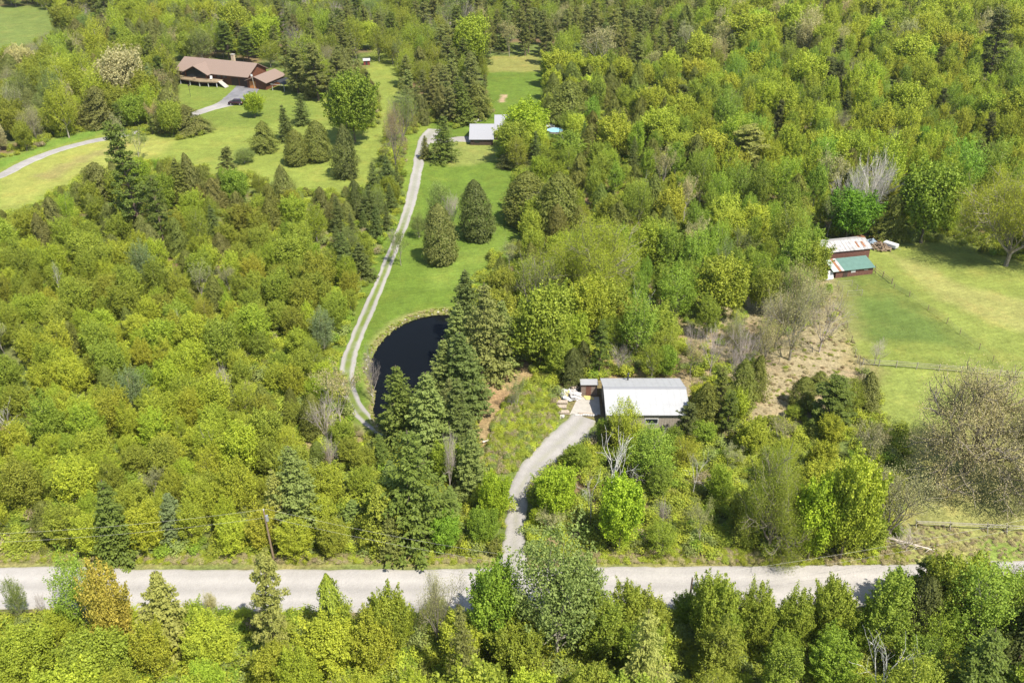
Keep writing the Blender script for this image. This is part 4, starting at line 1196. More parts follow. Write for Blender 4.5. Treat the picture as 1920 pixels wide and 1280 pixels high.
# ------------------------------------------------------------------ power line
def upole(x, y, ytop, label, lean=0.0):
    g = G(x, y); h = HT(g[1], ytop)
    t = thing('utility_pole', label, 'utility pole', (g[0], g[1], hz(g[0], g[1])))
    t.rotation_euler = (0, lean, 0)
    MB().bar((0, 0, -.4), (0, 0, h), .14, 10, .095).build('pole', M_POLE, t)
    MB().bar((.22, 0, h - 1.6), (.22, 0, h - .8), .2, 10).build('transformer', M_STEEL, t)
    MB().bar((0, 0, h), (0, 0, h + .25), .06, 8).build('insulator', M_WHITE, t)
    return np.array([g[0] - math.sin(-lean) * h * -1, g[1], h + .2])
p1 = upole(513, 1046, 956, 'brown wooden utility pole in the trees on the far side of the gravel road', math.radians(-1.5))
p2 = upole(1287, 1168, 1082, 'wooden utility pole on the near side of the gravel road among the trees')
p0 = np.array([*G(-260, 1120)[:2], 9.5]); p3 = np.array([*G(2180, 1010)[:2], 9.5])
def cable(a, b, sag, dz, label):
    t = np.linspace(0, 1, 25)[:, None]
    P = a * (1 - t) + b * t; P[:, 2] -= 4 * sag * (t * (1 - t))[:, 0]; P[:, 2] -= dz
    o = MB().tube(P, .009, 4).build('power_cable', M_CABLE)
    return tag(o, label, 'power cable', 'cables strung along the road')
for dz, up in ((0, 'upper'), (1.3, 'lower')):
    cable(p0, p1, 1.2, dz, f'{up} pale cable running from the left picture edge to the brown pole')
    cable(p1, p2, 1.3, dz, f'{up} pale cable hanging between the two wooden poles across the road')
    cable(p2, p3, 1.3, dz, f'{up} pale cable rising from the near roadside pole to the right edge')

# fallen wood
def log(x0, y0, x1, y1, r, label, branches=0, h=.3):
    a_ = G(x0, y0); b_ = G(x1, y1); za, zb = hz(*a_[:2]) + h, hz(*b_[:2]) + h * 1.3
    m = MB(); m.bar((a_[0], a_[1], za), (b_[0], b_[1], zb), r, 7, r * .55)
    q = random.Random(int(x0))
    A_ = Vector((a_[0], a_[1], za)); B_ = Vector((b_[0], b_[1], zb))
    for i in range(branches):
        p = A_.lerp(B_, q.uniform(.2, 1)); m.bar(p, p + Vector((q.uniform(-1, 1), q.uniform(-1, 1), q.uniform(.0, .8))) * q.uniform(.6, 1.4), r * .3, 4, r * .1)
    return tag(m.build('fallen_log', M_LOG), label, 'log')
log(945, 670, 973, 652, .14, 'bleached fallen trunk lying at the top of the brown clearing', 4)
log(1655, 1008, 1745, 1034, .15, 'pale fallen birch lying in brush below the crossed rail fence', 22, .5)
log(905, 832, 920, 829, .16, 'short grey log lying on the grass left of the bramble patch', 4)
log(697, 741, 700, 744, .1, 'tiny pale log on the near bank of the pond', 2)
# ------------------------------------------------------------------ trees
PAL = {
 'olive': (.258, .294, .034), 'yel': (.338, .372, .036), 'lime': (.300, .382, .026), 'green': (.200, .274, .028), 'brightgreen': (.130, .240, .018),
 'cedar': (.172, .185, .034), 'darkcedar': (.115, .130, .032), 'browncedar': (.178, .184, .045), 'spruce': (.128, .160, .038), 'palespruce': (.205, .250, .062), 'bluespruce': (.180, .228, .085),
 'pine': (.138, .180, .030), 'olivepine': (.208, .218, .056), 'ypine': (.300, .306, .070), 'tan': (.38, .33, .15), 'buff': (.42, .38, .18), 'redbud': (.32, .24, .13), 'gold': (.38, .30, .05), 'greybud': (.33, .31, .14),
 'aspen': (.232, .304, .036), 'greygreen': (.205, .245, .062), 'white': (.62, .60, .50), 'brush': (.33, .27, .15),
}
WORD = {
 'olive': 'olive green', 'yel': 'yellow-green', 'lime': 'bright lime green', 'green': 'fresh green', 'brightgreen': 'bright green', 'cedar': 'olive green', 'darkcedar': 'dark green', 'browncedar': 'brownish green',
 'spruce': 'dark green', 'palespruce': 'pale grey-green', 'bluespruce': 'bluish green', 'pine': 'deep green', 'olivepine': 'dull olive', 'ypine': 'yellowish green', 'tan': 'tan', 'buff': 'buff', 'redbud': 'reddish brown', 'gold': 'orange-gold',
 'greybud': 'grey-tan', 'aspen': 'fresh light green', 'greygreen': 'grey-green', 'white': 'white flowered', 'brush': 'dry brown',
}
KIND = {
 'giantleaf': ('leafing_tree', 'tree', 'leafing tree', (.21, .18, .14)),
 'giant': ('budding_tree', 'tree', 'budding tree', (.21, .18, .14)),
 'elm': ('elm_tree', 'tree', 'oval tree', (.17, .15, .11)),  # prototype: (object name, category, wording, bark colour)
 'maple': ('maple_tree', 'tree', 'round tree', (.13, .11, .08)),
 'alder': ('alder_tree', 'tree', 'bushy tree', (.15, .13, .10)),
 'poplar': ('poplar_tree', 'tree', 'poplar', (.34, .33, .26)),
 'airy': ('young_ash_tree', 'tree', 'airy tree', (.30, .27, .21)),
 'cedar': ('cedar_tree', 'tree', 'cedar', (.14, .10, .07)),
 'spruce': ('spruce_tree', 'tree', 'spruce', (.13, .10, .08)),
 'softspruce': ('soft_spruce_tree', 'tree', 'feathery conifer', (.13, .10, .08)),
 'pine': ('pine_tree', 'tree', 'pine', (.15, .11, .08)),
 'budding': ('budding_tree', 'tree', 'budding tree', (.20, .175, .14)),
 'budnarrow': ('budding_sapling', 'tree', 'budding sapling', (.27, .24, .19)),
 'bare': ('bare_tree', 'tree', 'leafless tree', (.34, .29, .25)),
 'deadbirch': ('dead_birch', 'tree', 'white birch', (.46, .43, .37)),
 'shrub': ('shrub', 'bush', 'low bush', (.15, .12, .09)),
}
PR = np.random.default_rng(99)
def tree_obj(kind, X, Y, h, r, colr, label, group, variant=None, bark=None, rz=None):
    nm, cat, _, bk = KIND[kind]
    V = PROTO[kind]
    i = int(PR.integers(len(V))) if variant is None else variant % len(V)
    leaf, wd, H0, R0 = V[i]
    e = bpy.data.objects.new(nm, None); COL.objects.link(e)
    e.empty_display_size = .3
    e.location = (X, Y, hz(X, Y) - .03)
    e.rotation_euler = (float(PR.normal(0, .035)), float(PR.normal(0, .035)), float(PR.uniform(0, 6.28)) if rz is None else rz)
    e.scale = (r / R0, r / R0, h / H0)
    e['label'] = label; e['category'] = cat
    if group: e['group'] = group
    t = bpy.data.objects.new('trunk', wd); COL.objects.link(t); t.parent = e
    t.color = (*(bark or bk), 1)
    if leaf is not None:
        c = bpy.data.objects.new('crown', leaf); COL.objects.link(c); c.parent = e
        c.color = (*colr, 1)
    return e

# every tree that stands out: base x, base y, top y, crown width in photo pixels, kind, colour, label
LONE = [
 (497, 284, 227, 46, 'cedar', 'cedar', 'rounded dark cedar alone on the lawn, just left of the pair of pointed spruces'),
 (540, 264, 195, 36, 'spruce', 'spruce', 'pointed dark spruce on the lawn, nearer of the pair below the house wing'),
 (566, 234, 172, 36, 'spruce', 'spruce', 'pointed dark spruce on the lawn, farther of the pair below the house wing'),
 (557, 309, 243, 44, 'cedar', 'cedar', 'dark cedar on the lawn, left of the two grown together below the spruces'),
 (597, 301, 226, 50, 'cedar', 'cedar', 'dark cedar on the lawn, right of the two grown together below the spruces'),
 (479, 220, 174, 34, 'maple', 'lime', 'small round bright tree on the grass beside the dark van'),
 (429, 332, 277, 46, 'pine', 'browncedar', 'brownish pine at the lower edge of the house meadow'),
 (459, 306, 278, 40, 'airy', 'greygreen', 'pale round bush next to the brownish pine on the meadow edge'),
 (650, 333, 232, 44, 'cedar', 'darkcedar', 'tall dark cedar left of the long driveway below the big green maple'),
 (666, 268, 136, 84, 'maple', 'green', 'big round green maple standing between the house meadow and the long driveway'),
 (352, 250, 196, 56, 'cedar', 'browncedar', 'bushy brownish cedar covering the bend of the house driveway'),
 (322, 246, 165, 60, 'cedar', 'browncedar', 'large brownish cedar left of the bend of the house driveway'),
 (378, 246, 220, 40, 'cedar', 'browncedar', 'low spreading brownish cedar right of the bend of the house driveway'),
 (297, 215, 120, 40, 'spruce', 'bluespruce', 'bluish spruce in front of the pale buff round tree'),
 (243, 215, 92, 78, 'maple', 'buff', 'pale buff rounded tree left of the brown house'),
 (232, 300, 212, 40, 'budnarrow', 'greybud', 'thin grey-tan tree hiding the end of the pale driveway'),
 (262, 300, 240, 46, 'budnarrow', 'greygreen', 'thin grey-green tree right of the end of the pale driveway'),
 (270, 452, 232, 92, 'pine', 'pine', 'tall deep green pine rising above the wood below the house meadow'),
 (310, 470, 330, 60, 'pine', 'pine', 'second deep green pine right against the tallest one'),
 (345, 392, 292, 50, 'spruce', 'cedar', 'dark olive spruce at the meadow edge right of the tall pine'),
 (372, 385, 285, 46, 'cedar', 'browncedar', 'brownish cedar at the meadow edge between the tall pine and the meadow pine'),
 (537, 385, 308, 36, 'cedar', 'browncedar', 'brown-green cedar at the foot of the meadow below the joined pair'),
 (190, 380, 305, 60, 'cedar', 'browncedar', 'brownish cedar at the lower left corner of the meadow'),
 (130, 258, 150, 46, 'airy', 'yel', 'tall thin-trunked tree above the pale curving driveway'),
 (190, 236, 160, 60, 'cedar', 'browncedar', 'dark brownish cedar above the pale curving driveway'),
 (742, 320, 190, 60, 'budding', 'redbud', 'reddish brown budding tree left of the long driveway'),
 (757, 275, 160, 60, 'budding', 'greygreen', 'grey-green budding tree behind the reddish one by the long driveway'),
 (730, 358, 296, 48, 'spruce', 'spruce', 'small dark spruce leaning over the grass left of the long driveway'),
 (704, 372, 300, 36, 'spruce', 'spruce', 'slim dark spruce behind the small one left of the long driveway'),
 (693, 415, 345, 42, 'spruce', 'spruce', 'dark spruce at the left edge of the grass, below the slim pair'),
 (672, 405, 335, 36, 'cedar', 'darkcedar', 'dark narrow conifer in the row left of the long driveway'),
 (650, 520, 430, 50, 'spruce', 'spruce', 'dark spruce in the left roadside row beside a bare stem'),
 (680, 523, 450, 50, 'spruce', 'spruce', 'dark spruce at the grass edge left of the narrowest part of the track'),
 (752, 497, 425, 42, 'budnarrow', 'greygreen', 'thin grey-green tree standing on the right edge of the long driveway'),
 (738, 480, 420, 30, 'bare', 'tan', 'leafless twiggy tree on the left edge of the long driveway'),
 (833, 302, 213, 58, 'spruce', 'pine', 'full green spruce at the turning place in front of the garage'),
 (798, 298, 252, 24, 'spruce', 'browncedar', 'thin brownish young spruce left of the full one at the turning place'),
 (985, 285, 194, 82, 'maple', 'lime', 'big bright green maple in front of the cottage roof'),
 (962, 305, 228, 58, 'maple', 'olive', 'lighter olive tree in front of the cottage, at the foot of the big bright maple'),
 (960, 312, 284, 50, 'cedar', 'darkcedar', 'dark bush under the lighter olive tree by the cottage'),
 (840, 215, 150, 46, 'spruce', 'spruce', 'dark spruce behind the garage, left of the cluster'),
 (866, 232, 140, 56, 'spruce', 'pine', 'tall dark spruce behind the garage, middle of the cluster'),
 (898, 221, 158, 44, 'cedar', 'cedar', 'rounded dark cedar behind the garage, right of the cluster'),
 (885, 200, 110, 50, 'pine', 'olivepine', 'dull olive pine behind the garage cluster'),
 (905, 120, 55, 34, 'spruce', 'spruce', 'dark spruce at the back left corner of the back lawn'),
 (897, 448, 335, 60, 'cedar', 'darkcedar', 'tall egg-shaped cedar alone on the lawn right of the long driveway'),
 (828, 492, 382, 62, 'cedar', 'browncedar', 'brownish broad cedar on the lawn left of the egg-shaped one'),
 (846, 438, 350, 50, 'bare', 'tan', 'grey leafless tree behind the brownish cedar on the lawn'),
 (826, 432, 340, 44, 'airy', 'greygreen', 'grey-green thin tree behind the brownish cedar on the lawn'),
 (786, 445, 400, 28, 'airy', 'greygreen', 'small thin bush on the lawn just right of the track'),
 (1048, 165, 96, 56, 'maple', 'yel', 'yellow-green tree at the right edge of the back lawn'),
 (1117, 165, 106, 46, 'maple', 'yel', 'yellow-green rounded tree set apart right of the back lawn'),
 (1062, 232, 150, 72, 'cedar', 'cedar', 'big dark cedar beside the grey ladder frame'),
 (1092, 215, 150, 50, 'cedar', 'cedar', 'dark cedar behind the pool, right of the biggest one'),
 (1070, 262, 205, 40, 'airy', 'aspen', 'light green leafy tree right of the pool'),
 (1088, 250, 205, 34, 'spruce', 'spruce', 'small dark spruce right of the pool'),
 (985, 420, 322, 84, 'cedar', 'cedar', 'broad dark cedar at the right edge of the lawn'),
 (1046, 452, 325, 84, 'cedar', 'cedar', 'large dark cedar right behind the white flowering shrub'),
 (1000, 423, 364, 34, 'maple', 'white', 'white flowering shrub between two broad cedars at the lawn edge'),
 (1065, 315, 245, 56, 'poplar', 'aspen', 'bluish green leafy tree below the pool'),
 (876, 640, 502, 70, 'softspruce', 'spruce', 'tall narrow conifer at the upper right end of the pond'),
 (912, 702, 522, 96, 'spruce', 'olivepine', 'tall olive spruce behind the pond row, next to the brown clearing'),
 (940, 690, 560, 72, 'softspruce', 'palespruce', 'pale spruce at the top of the brown clearing'),
 (864, 692, 566, 74, 'softspruce', 'palespruce', 'pale feathery conifer on the far right bank of the pond'),
 (836, 768, 640, 78, 'softspruce', 'palespruce', 'pale feathery conifer leaning over the middle of the pond'),
 (872, 772, 618, 96, 'softspruce', 'spruce', 'dark spruce right of the pale one over the middle of the pond'),
 (757, 842, 684, 100, 'spruce', 'pine', 'bright tipped spruce at the near end of the pond'),
 (812, 860, 700, 104, 'softspruce', 'palespruce', 'wide pale conifer between the near pond spruce and the clearing'),
 (860, 855, 712, 84, 'softspruce', 'spruce', 'dark conifer at the lower left edge of the brown clearing'),
 (718, 880, 812, 40, 'spruce', 'pine', 'little spruce standing below the end of the long driveway'),
 (780, 1012, 800, 150, 'spruce', 'pine', 'largest spruce in the strip above the gravel road, full dark tiers'),
 (845, 932, 790, 40, 'bare', 'tan', 'grey bare dead conifer right of the largest spruce'),
 (885, 930, 800, 66, 'softspruce', 'palespruce', 'pale conifer right of the grey dead tree'),
 (725, 1020, 905, 80, 'cedar', 'olive', 'olive bushy tree at the lower left foot of the largest spruce'),
 (563, 1002, 838, 104, 'softspruce', 'palespruce', 'tall pale conifer right of the brown utility pole'),
 (533, 1008, 880, 66, 'spruce', 'ypine', 'yellowish spruce just right of the brown utility pole'),
 (222, 1046, 900, 84, 'spruce', 'pine', 'solitary spruce in the leafy wood above the left part of the gravel road'),
 (336, 1010, 915, 62, 'softspruce', 'bluespruce', 'soft bluish conifer in the leafy wood right of the solitary spruce'),
 (260, 790, 690, 60, 'airy', 'bluespruce', 'bluish grey tree in the middle of the left wood'),
 (278, 540, 450, 46, 'airy', 'bluespruce', 'bluish tree in the left wood below the tall pine'),
 (424, 766, 682, 56, 'bare', 'tan', 'grey leafless tree standing out in the middle of the left wood'),
 (115, 562, 486, 22, 'deadbirch', 'tan', 'thin dead leaning stem in the small gap of the left wood'),
 (25, 830, 740, 56, 'deadbirch', 'tan', 'pale dead tree at the left edge of the photo'),
 (340, 640, 580, 30, 'deadbirch', 'tan', 'slender pale dead stem in the centre of the left wood'),
 (700, 755, 640, 44, 'bare', 'tan', 'leafless brown bush leaning over the left bank of the pond'),
 (640, 800, 690, 80, 'budnarrow', 'tan', 'wide sparse budding tree over the bend of the long driveway'),
 (612, 835, 740, 70, 'bare', 'tan', 'grey twiggy budding tree left of the bend of the long driveway'),
 (620, 890, 800, 40, 'bare', 'tan', 'grey bare tree left of the end of the long driveway'),
 (968, 768, 706, 44, 'budnarrow', 'greygreen', 'grey-green young tree in the brown clearing'),
 (960, 765, 728, 30, 'bare', 'tan', 'dark leafless bush in the brown clearing'),
 (925, 985, 893, 52, 'maple', 'lime', 'vivid lime tree at the left edge of the short driveway'),
 (1038, 975, 880, 66, 'maple', 'lime', 'vivid lime tree right of the bend of the short driveway'),
 (1004, 992, 955, 26, 'alder', 'lime', 'little vivid bush at the right edge of the short driveway'),
 (1160, 1036, 900, 76, 'maple', 'lime', 'vivid lime tree at the foot of the white dead birch'),
 (1143, 965, 800, 92, 'deadbirch', 'tan', 'large white dead birch with spreading arms between workshop and gravel road'),
 (1107, 985, 880, 60, 'deadbirch', 'tan', 'thin grey dead tree left of the large white birch'),
 (1187, 925, 872, 36, 'deadbirch', 'tan', 'leaning broken white stem right of the large white birch'),
 (1298, 930, 845, 54, 'deadbirch', 'tan', 'white branched birch right of the workshop undergrowth'),
 (1240, 1000, 925, 34, 'bare', 'tan', 'brown drooping dead conifer above the gravel road'),
 (1236, 850, 785, 24, 'deadbirch', 'tan', 'thin white stem in front of the workshop wall'),
 (1172, 852, 752, 60, 'airy', 'yel', 'thin leafy tree in front of the workshop roof'),
 (1150, 842, 788, 46, 'alder', 'cedar', 'dark bush against the left corner of the workshop'),
 (1215, 900, 805, 90, 'airy', 'aspen', 'light airy trees mass in front of the workshop window'),
 (1132, 838, 785, 30, 'alder', 'green', 'round green bush at the left front corner of the workshop'),
 (1312, 808, 712, 52, 'cedar', 'cedar', 'dark cedar touching the right end of the workshop roof'),
 (1278, 832, 755, 58, 'pine', 'darkcedar', 'low dark pine overlapping the lower right roof corner of the workshop'),
 (1345, 800, 688, 56, 'pine', 'cedar', 'dark pine second from the right end of the workshop'),
 (1382, 775, 672, 52, 'cedar', 'cedar', 'dark cedar at the left edge of the dry bank'),
 (1412, 745, 662, 44, 'cedar', 'cedar', 'outer dark cedar beside the dry bank'),
 (1360, 820, 735, 50, 'pine', 'pine', 'deep green pine behind the trees right of the workshop'),
 (1070, 722, 652, 40, 'cedar', 'darkcedar', 'dark cedar just behind the brown shed'),
 (1122, 708, 605, 52, 'pine', 'pine', 'bluish pine behind the gap between shed and workshop'),
 (1095, 700, 640, 36, 'cedar', 'darkcedar', 'small dark cedar behind the brown shed roof'),
 (1250, 706, 650, 40, 'alder', 'green', 'green bush behind the ridge of the workshop'),
 (1556, 800, 706, 100, 'pine', 'pine', 'bright tufted pine at the foot of the dry bank'),
 (1500, 764, 706, 46, 'cedar', 'cedar', 'small dark cedar on the dry bank left of the tufted pine'),
 (1622, 768, 696, 52, 'cedar', 'browncedar', 'brownish cedar below the corner of the rail fence'),
 (1536, 722, 696, 30, 'cedar', 'cedar', 'tiny dark cedar behind the tufted pine'),
 (1586, 446, 358, 84, 'maple', 'brightgreen', 'dense bright green tree behind the barn roof'),
 (1726, 455, 308, 104, 'maple', 'green', 'big dense green maple behind the white trailer'),
 (1612, 426, 262, 110, 'bare', 'tan', 'tallest middle stem of the pale leafless clump rising behind the barn'),
 (1590, 428, 285, 70, 'bare', 'tan', 'left stem of the pale leafless clump rising behind the barn'),
 (1636, 424, 285, 66, 'bare', 'tan', 'right stem of the pale leafless clump rising behind the barn'),
 (1510, 530, 430, 54, 'poplar', 'aspen', 'light green poplar covering the left end of the barn roof'),
 (1478, 548, 430, 56, 'poplar', 'aspen', 'light green poplar one step left of the barn end'),
 (1660, 448, 360, 50, 'cedar', 'cedar', 'olive cedar between the two dense green trees behind the barn'),
 (1885, 498, 322, 180, 'giantleaf', 'yel', 'wide yellow-green budding tree on the right side of the pasture'),
 (1812, 885, 676, 290, 'giant', 'tan', 'huge sparse budding tree in the lower pasture'),
 (1925, 930, 760, 190, 'giant', 'greybud', 'second sparse budding tree at the right edge of the photo'),
 (1452, 655, 535, 90, 'budding', 'tan', 'rounded tan budding tree between the poplars and the dry bank'),
 (1500, 610, 490, 100, 'budding', 'tan', 'tan budding tree at the left edge of the paddock top'),
 (1395, 700, 610, 70, 'bare', 'tan', 'pinkish grey bare tree low on the slope left of the dry bank'),
 (1010, 560, 500, 60, 'deadbirch', 'white', 'bent white dead limb showing above the full olive tree'),
 (1638, 684, 632, 44, 'bare', 'tan', 'old leafless bush by the corner of the rail fence'),
 (1480, 675, 520, 116, 'budding', 'greybud', 'grey twiggy budding tree at the top of the dry bank'),
 (1535, 660, 545, 90, 'bare', 'tan', 'leafless twiggy tree beside the paddock'),
 (1430, 690, 590, 80, 'budding', 'tan', 'tan budding tree left of the dry bank'),
 (1330, 705, 600, 60, 'bare', 'tan', 'thin grey-brown tree behind the workshop'),
 (1440, 1036, 822, 138, 'giantleaf', 'olive', 'large olive budding tree with visible limbs above the gravel road'),
 (1655, 1010, 860, 130, 'budding', 'greybud', 'large grey-tan budding tree left of the crossed rail fence'),
 (1575, 1046, 850, 90, 'maple', 'yel', 'yellow-green full tree between the two large budding trees'),
 (1515, 1050, 900, 80, 'maple', 'lime', 'lime tree beside the large olive budding tree'),
 (1700, 1030, 985, 80, 'bare', 'tan', 'brown leafless brush around the fallen birch'),
 (1105, 580, 400, 150, 'giantleaf', 'yel', 'large yellow-green budding tree behind the pond conifers'),
 (995, 600, 455, 100, 'budding', 'olive', 'large olive budding tree with a bent white limb'),
 (1012, 690, 540, 100, 'maple', 'olive', 'full olive tree above the brown clearing'),
 (1105, 640, 520, 70, 'maple', 'yel', 'yellow-green tree right of the full olive tree above the clearing'),
 (1390, 332, 236, 110, 'pine', 'ypine', 'broad yellowish pine in the right wood'),
 (1850, 168, 20, 84, 'pine', 'darkcedar', 'darkest large conifer in the upper right wood'),
 (1700, 140, 70, 80, 'maple', 'yel', 'rounded yellow-green tree at the top of the right wood'),
 (1400, 110, 26, 80, 'maple', 'yel', 'large rounded yellow-green tree at the top of the right wood, left of its neighbour'),
 (1275, 235, 160, 56, 'pine', 'darkcedar', 'dark pine in the wood right of the back lawn'),
 (560, 178, 92, 54, 'pine', 'olivepine', 'dull olive pine standing closest to the carport of the brown house'),
 (598, 190, 84, 60, 'pine', 'olivepine', 'large dull olive pine at the top of the meadow right of the carport'),
 (636, 186, 96, 50, 'pine', 'olivepine', 'dull olive pine left of the big green maple top'),
 (578, 150, 60, 48, 'airy', 'olive', 'airy olive tree behind the pines right of the carport'),
 (540, 146, 76, 40, 'pine', 'cedar', 'olive pine right behind the wing of the brown house'),
 (380, 116, 52, 44, 'airy', 'greygreen', 'thin grey-green tree behind the left half of the brown roof'),
 (430, 112, 40, 50, 'pine', 'pine', 'dark green pine behind the chimney of the brown house'),
 (468, 118, 52, 44, 'pine', 'pine', 'dark green pine right of the chimney of the brown house'),
 (352, 113, 62, 38, 'maple', 'olive', 'round olive tree behind the left end of the brown roof'),
 (508, 126, 74, 40, 'airy', 'olive', 'airy olive tree behind the right end of the brown roof'),
 (405, 108, 62, 36, 'budnarrow', 'greybud', 'grey budding sapling behind the middle of the brown roof'),
 # below the gravel road
 (45, 1160, 1082, 34, 'airy', 'greygreen', 'thin pale birch reaching over the gravel road at the left edge'),
 (84, 1160, 1104, 24, 'bare', 'tan', 'small dark twiggy tree against the gravel road at the left'),
 (172, 1185, 1046, 84, 'airy', 'aspen', 'pale green birch reaching across the left part of the gravel road'),
 (232, 1230, 1060, 74, 'elm', 'gold', 'orange-gold tree below the left part of the gravel road'),
 (318, 1222, 1064, 104, 'softspruce', 'ypine', 'large grey-green spruce right of the orange-gold tree'),
 (400, 1150, 1112, 24, 'airy', 'tan', 'tiny tan sapling against the gravel road'),
 (522, 1250, 1048, 104, 'pine', 'ypine', 'tall ragged cypress-like tree crossing the gravel road'),
 (632, 1222, 1084, 70, 'cedar', 'olive', 'pointed olive cedar just below the gravel road'),
 (818, 1210, 1062, 90, 'budding', 'greybud', 'sparse grey-tan budding tree over the gravel road'),
 (735, 1230, 1108, 70, 'maple', 'olive', 'olive tree left of the sparse grey-tan one below the road'),
 (930, 1230, 1070, 88, 'maple', 'green', 'full green maple left of the driveway mouth below the road'),
 (1045, 1240, 1006, 150, 'airy', 'greygreen', 'big grey-green poplar covering the road right of the driveway mouth'),
 (1085, 1215, 1040, 90, 'poplar', 'greygreen', 'grey-green poplar crown joined to the big one at the driveway mouth'),
 (880, 1330, 1130, 74, 'spruce', 'browncedar', 'tall dull spruce near the bottom edge below the road'),
 (1205, 1350, 1140, 110, 'spruce', 'ypine', 'tall yellow-brown spruce near the bottom edge beside a deep shadow'),
 (1180, 1200, 1098, 66, 'alder', 'olive', 'olive tree just below the road right of the big poplar'),
 (1318, 1215, 1086, 76, 'maple', 'olive', 'olive tree with thin top below the right part of the road'),
 (1412, 1215, 1098, 64, 'alder', 'olive', 'rounded olive tree in the row below the right part of the road'),
 (1482, 1215, 1104, 62, 'alder', 'olive', 'small olive tree in the row below the right part of the road'),
 (1545, 1215, 1088, 66, 'maple', 'olive', 'taller olive tree in the row left of the white branched poplar'),
 (1638, 1240, 1080, 84, 'poplar', 'aspen', 'light green poplar with white limbs below the right part of the road'),
 (1636, 1200, 1135, 50, 'deadbirch', 'white', 'white forked limb showing in the light green poplar'),
 (1630, 1330, 1195, 130, 'deadbirch', 'white', 'large white dead forked tree at the lower right'),
 (1705, 1200, 1075, 80, 'cedar', 'darkcedar', 'dark tree right of the light green poplar'),
 (1720, 1130, 1040, 70, 'pine', 'pine', 'dark pine covering the right end of the visible road'),
 (1800, 1220, 1056, 130, 'airy', 'aspen', 'broad light green tree with white limbs at the lower right'),
 (1752, 1185, 1052, 84, 'maple', 'olive', 'olive tree covering the right end of the road beside the dark pine'),
 (1868, 1190, 1066, 90, 'airy', 'green', 'green tree covering the road at the right edge'),
 (1200, 836, 802, 42, 'airy', 'olive', 'low leafy sapling under the left part of the workshop wall'),
 (1262, 838, 800, 40, 'airy', 'green', 'low leafy sapling under the workshop window'),
 (1870, 1150, 1050, 110, 'bare', 'tan', 'grey leafless tree at the right end of the road'),
 (1820, 1340, 1180, 130, 'spruce', 'pine', 'big spruce in the lower right corner'),
 (1900, 1260, 1110, 110, 'cedar', 'darkcedar', 'dark tree at the right edge below the road'),
]
TREES = []   # (kind, X, Y, h, r, colour name, label, group)
for (bx, by, ty, wd, kind, cn, lab) in LONE:
    g = G(bx, by)
    h = max(HT(g[1], ty), 1.0)
    r = wd / SCALE(g[1], h * .4) / 2
    e = tree_obj(kind, g[0], g[1], h, r * 1.05, PAL[cn], lab, None, variant=3 if bx in (897, 828, 985, 1046, 557, 597) else None)
    if kind == 'bare' and 1580 < bx < 1640 and by < 430: e.children[0].color = (.46, .42, .37, 1)
    if bx == 1143: e.children[0].color = (.60, .57, .52, 1)
    if kind == 'deadbirch' and cn == 'white':
        e.children[0].color = (.56, .53, .48, 1)

LONEXY = np.array([[*G(t[0], t[1])[:2], t[3] / SCALE(G(t[0], t[1])[1]) / 2] for t in LONE])

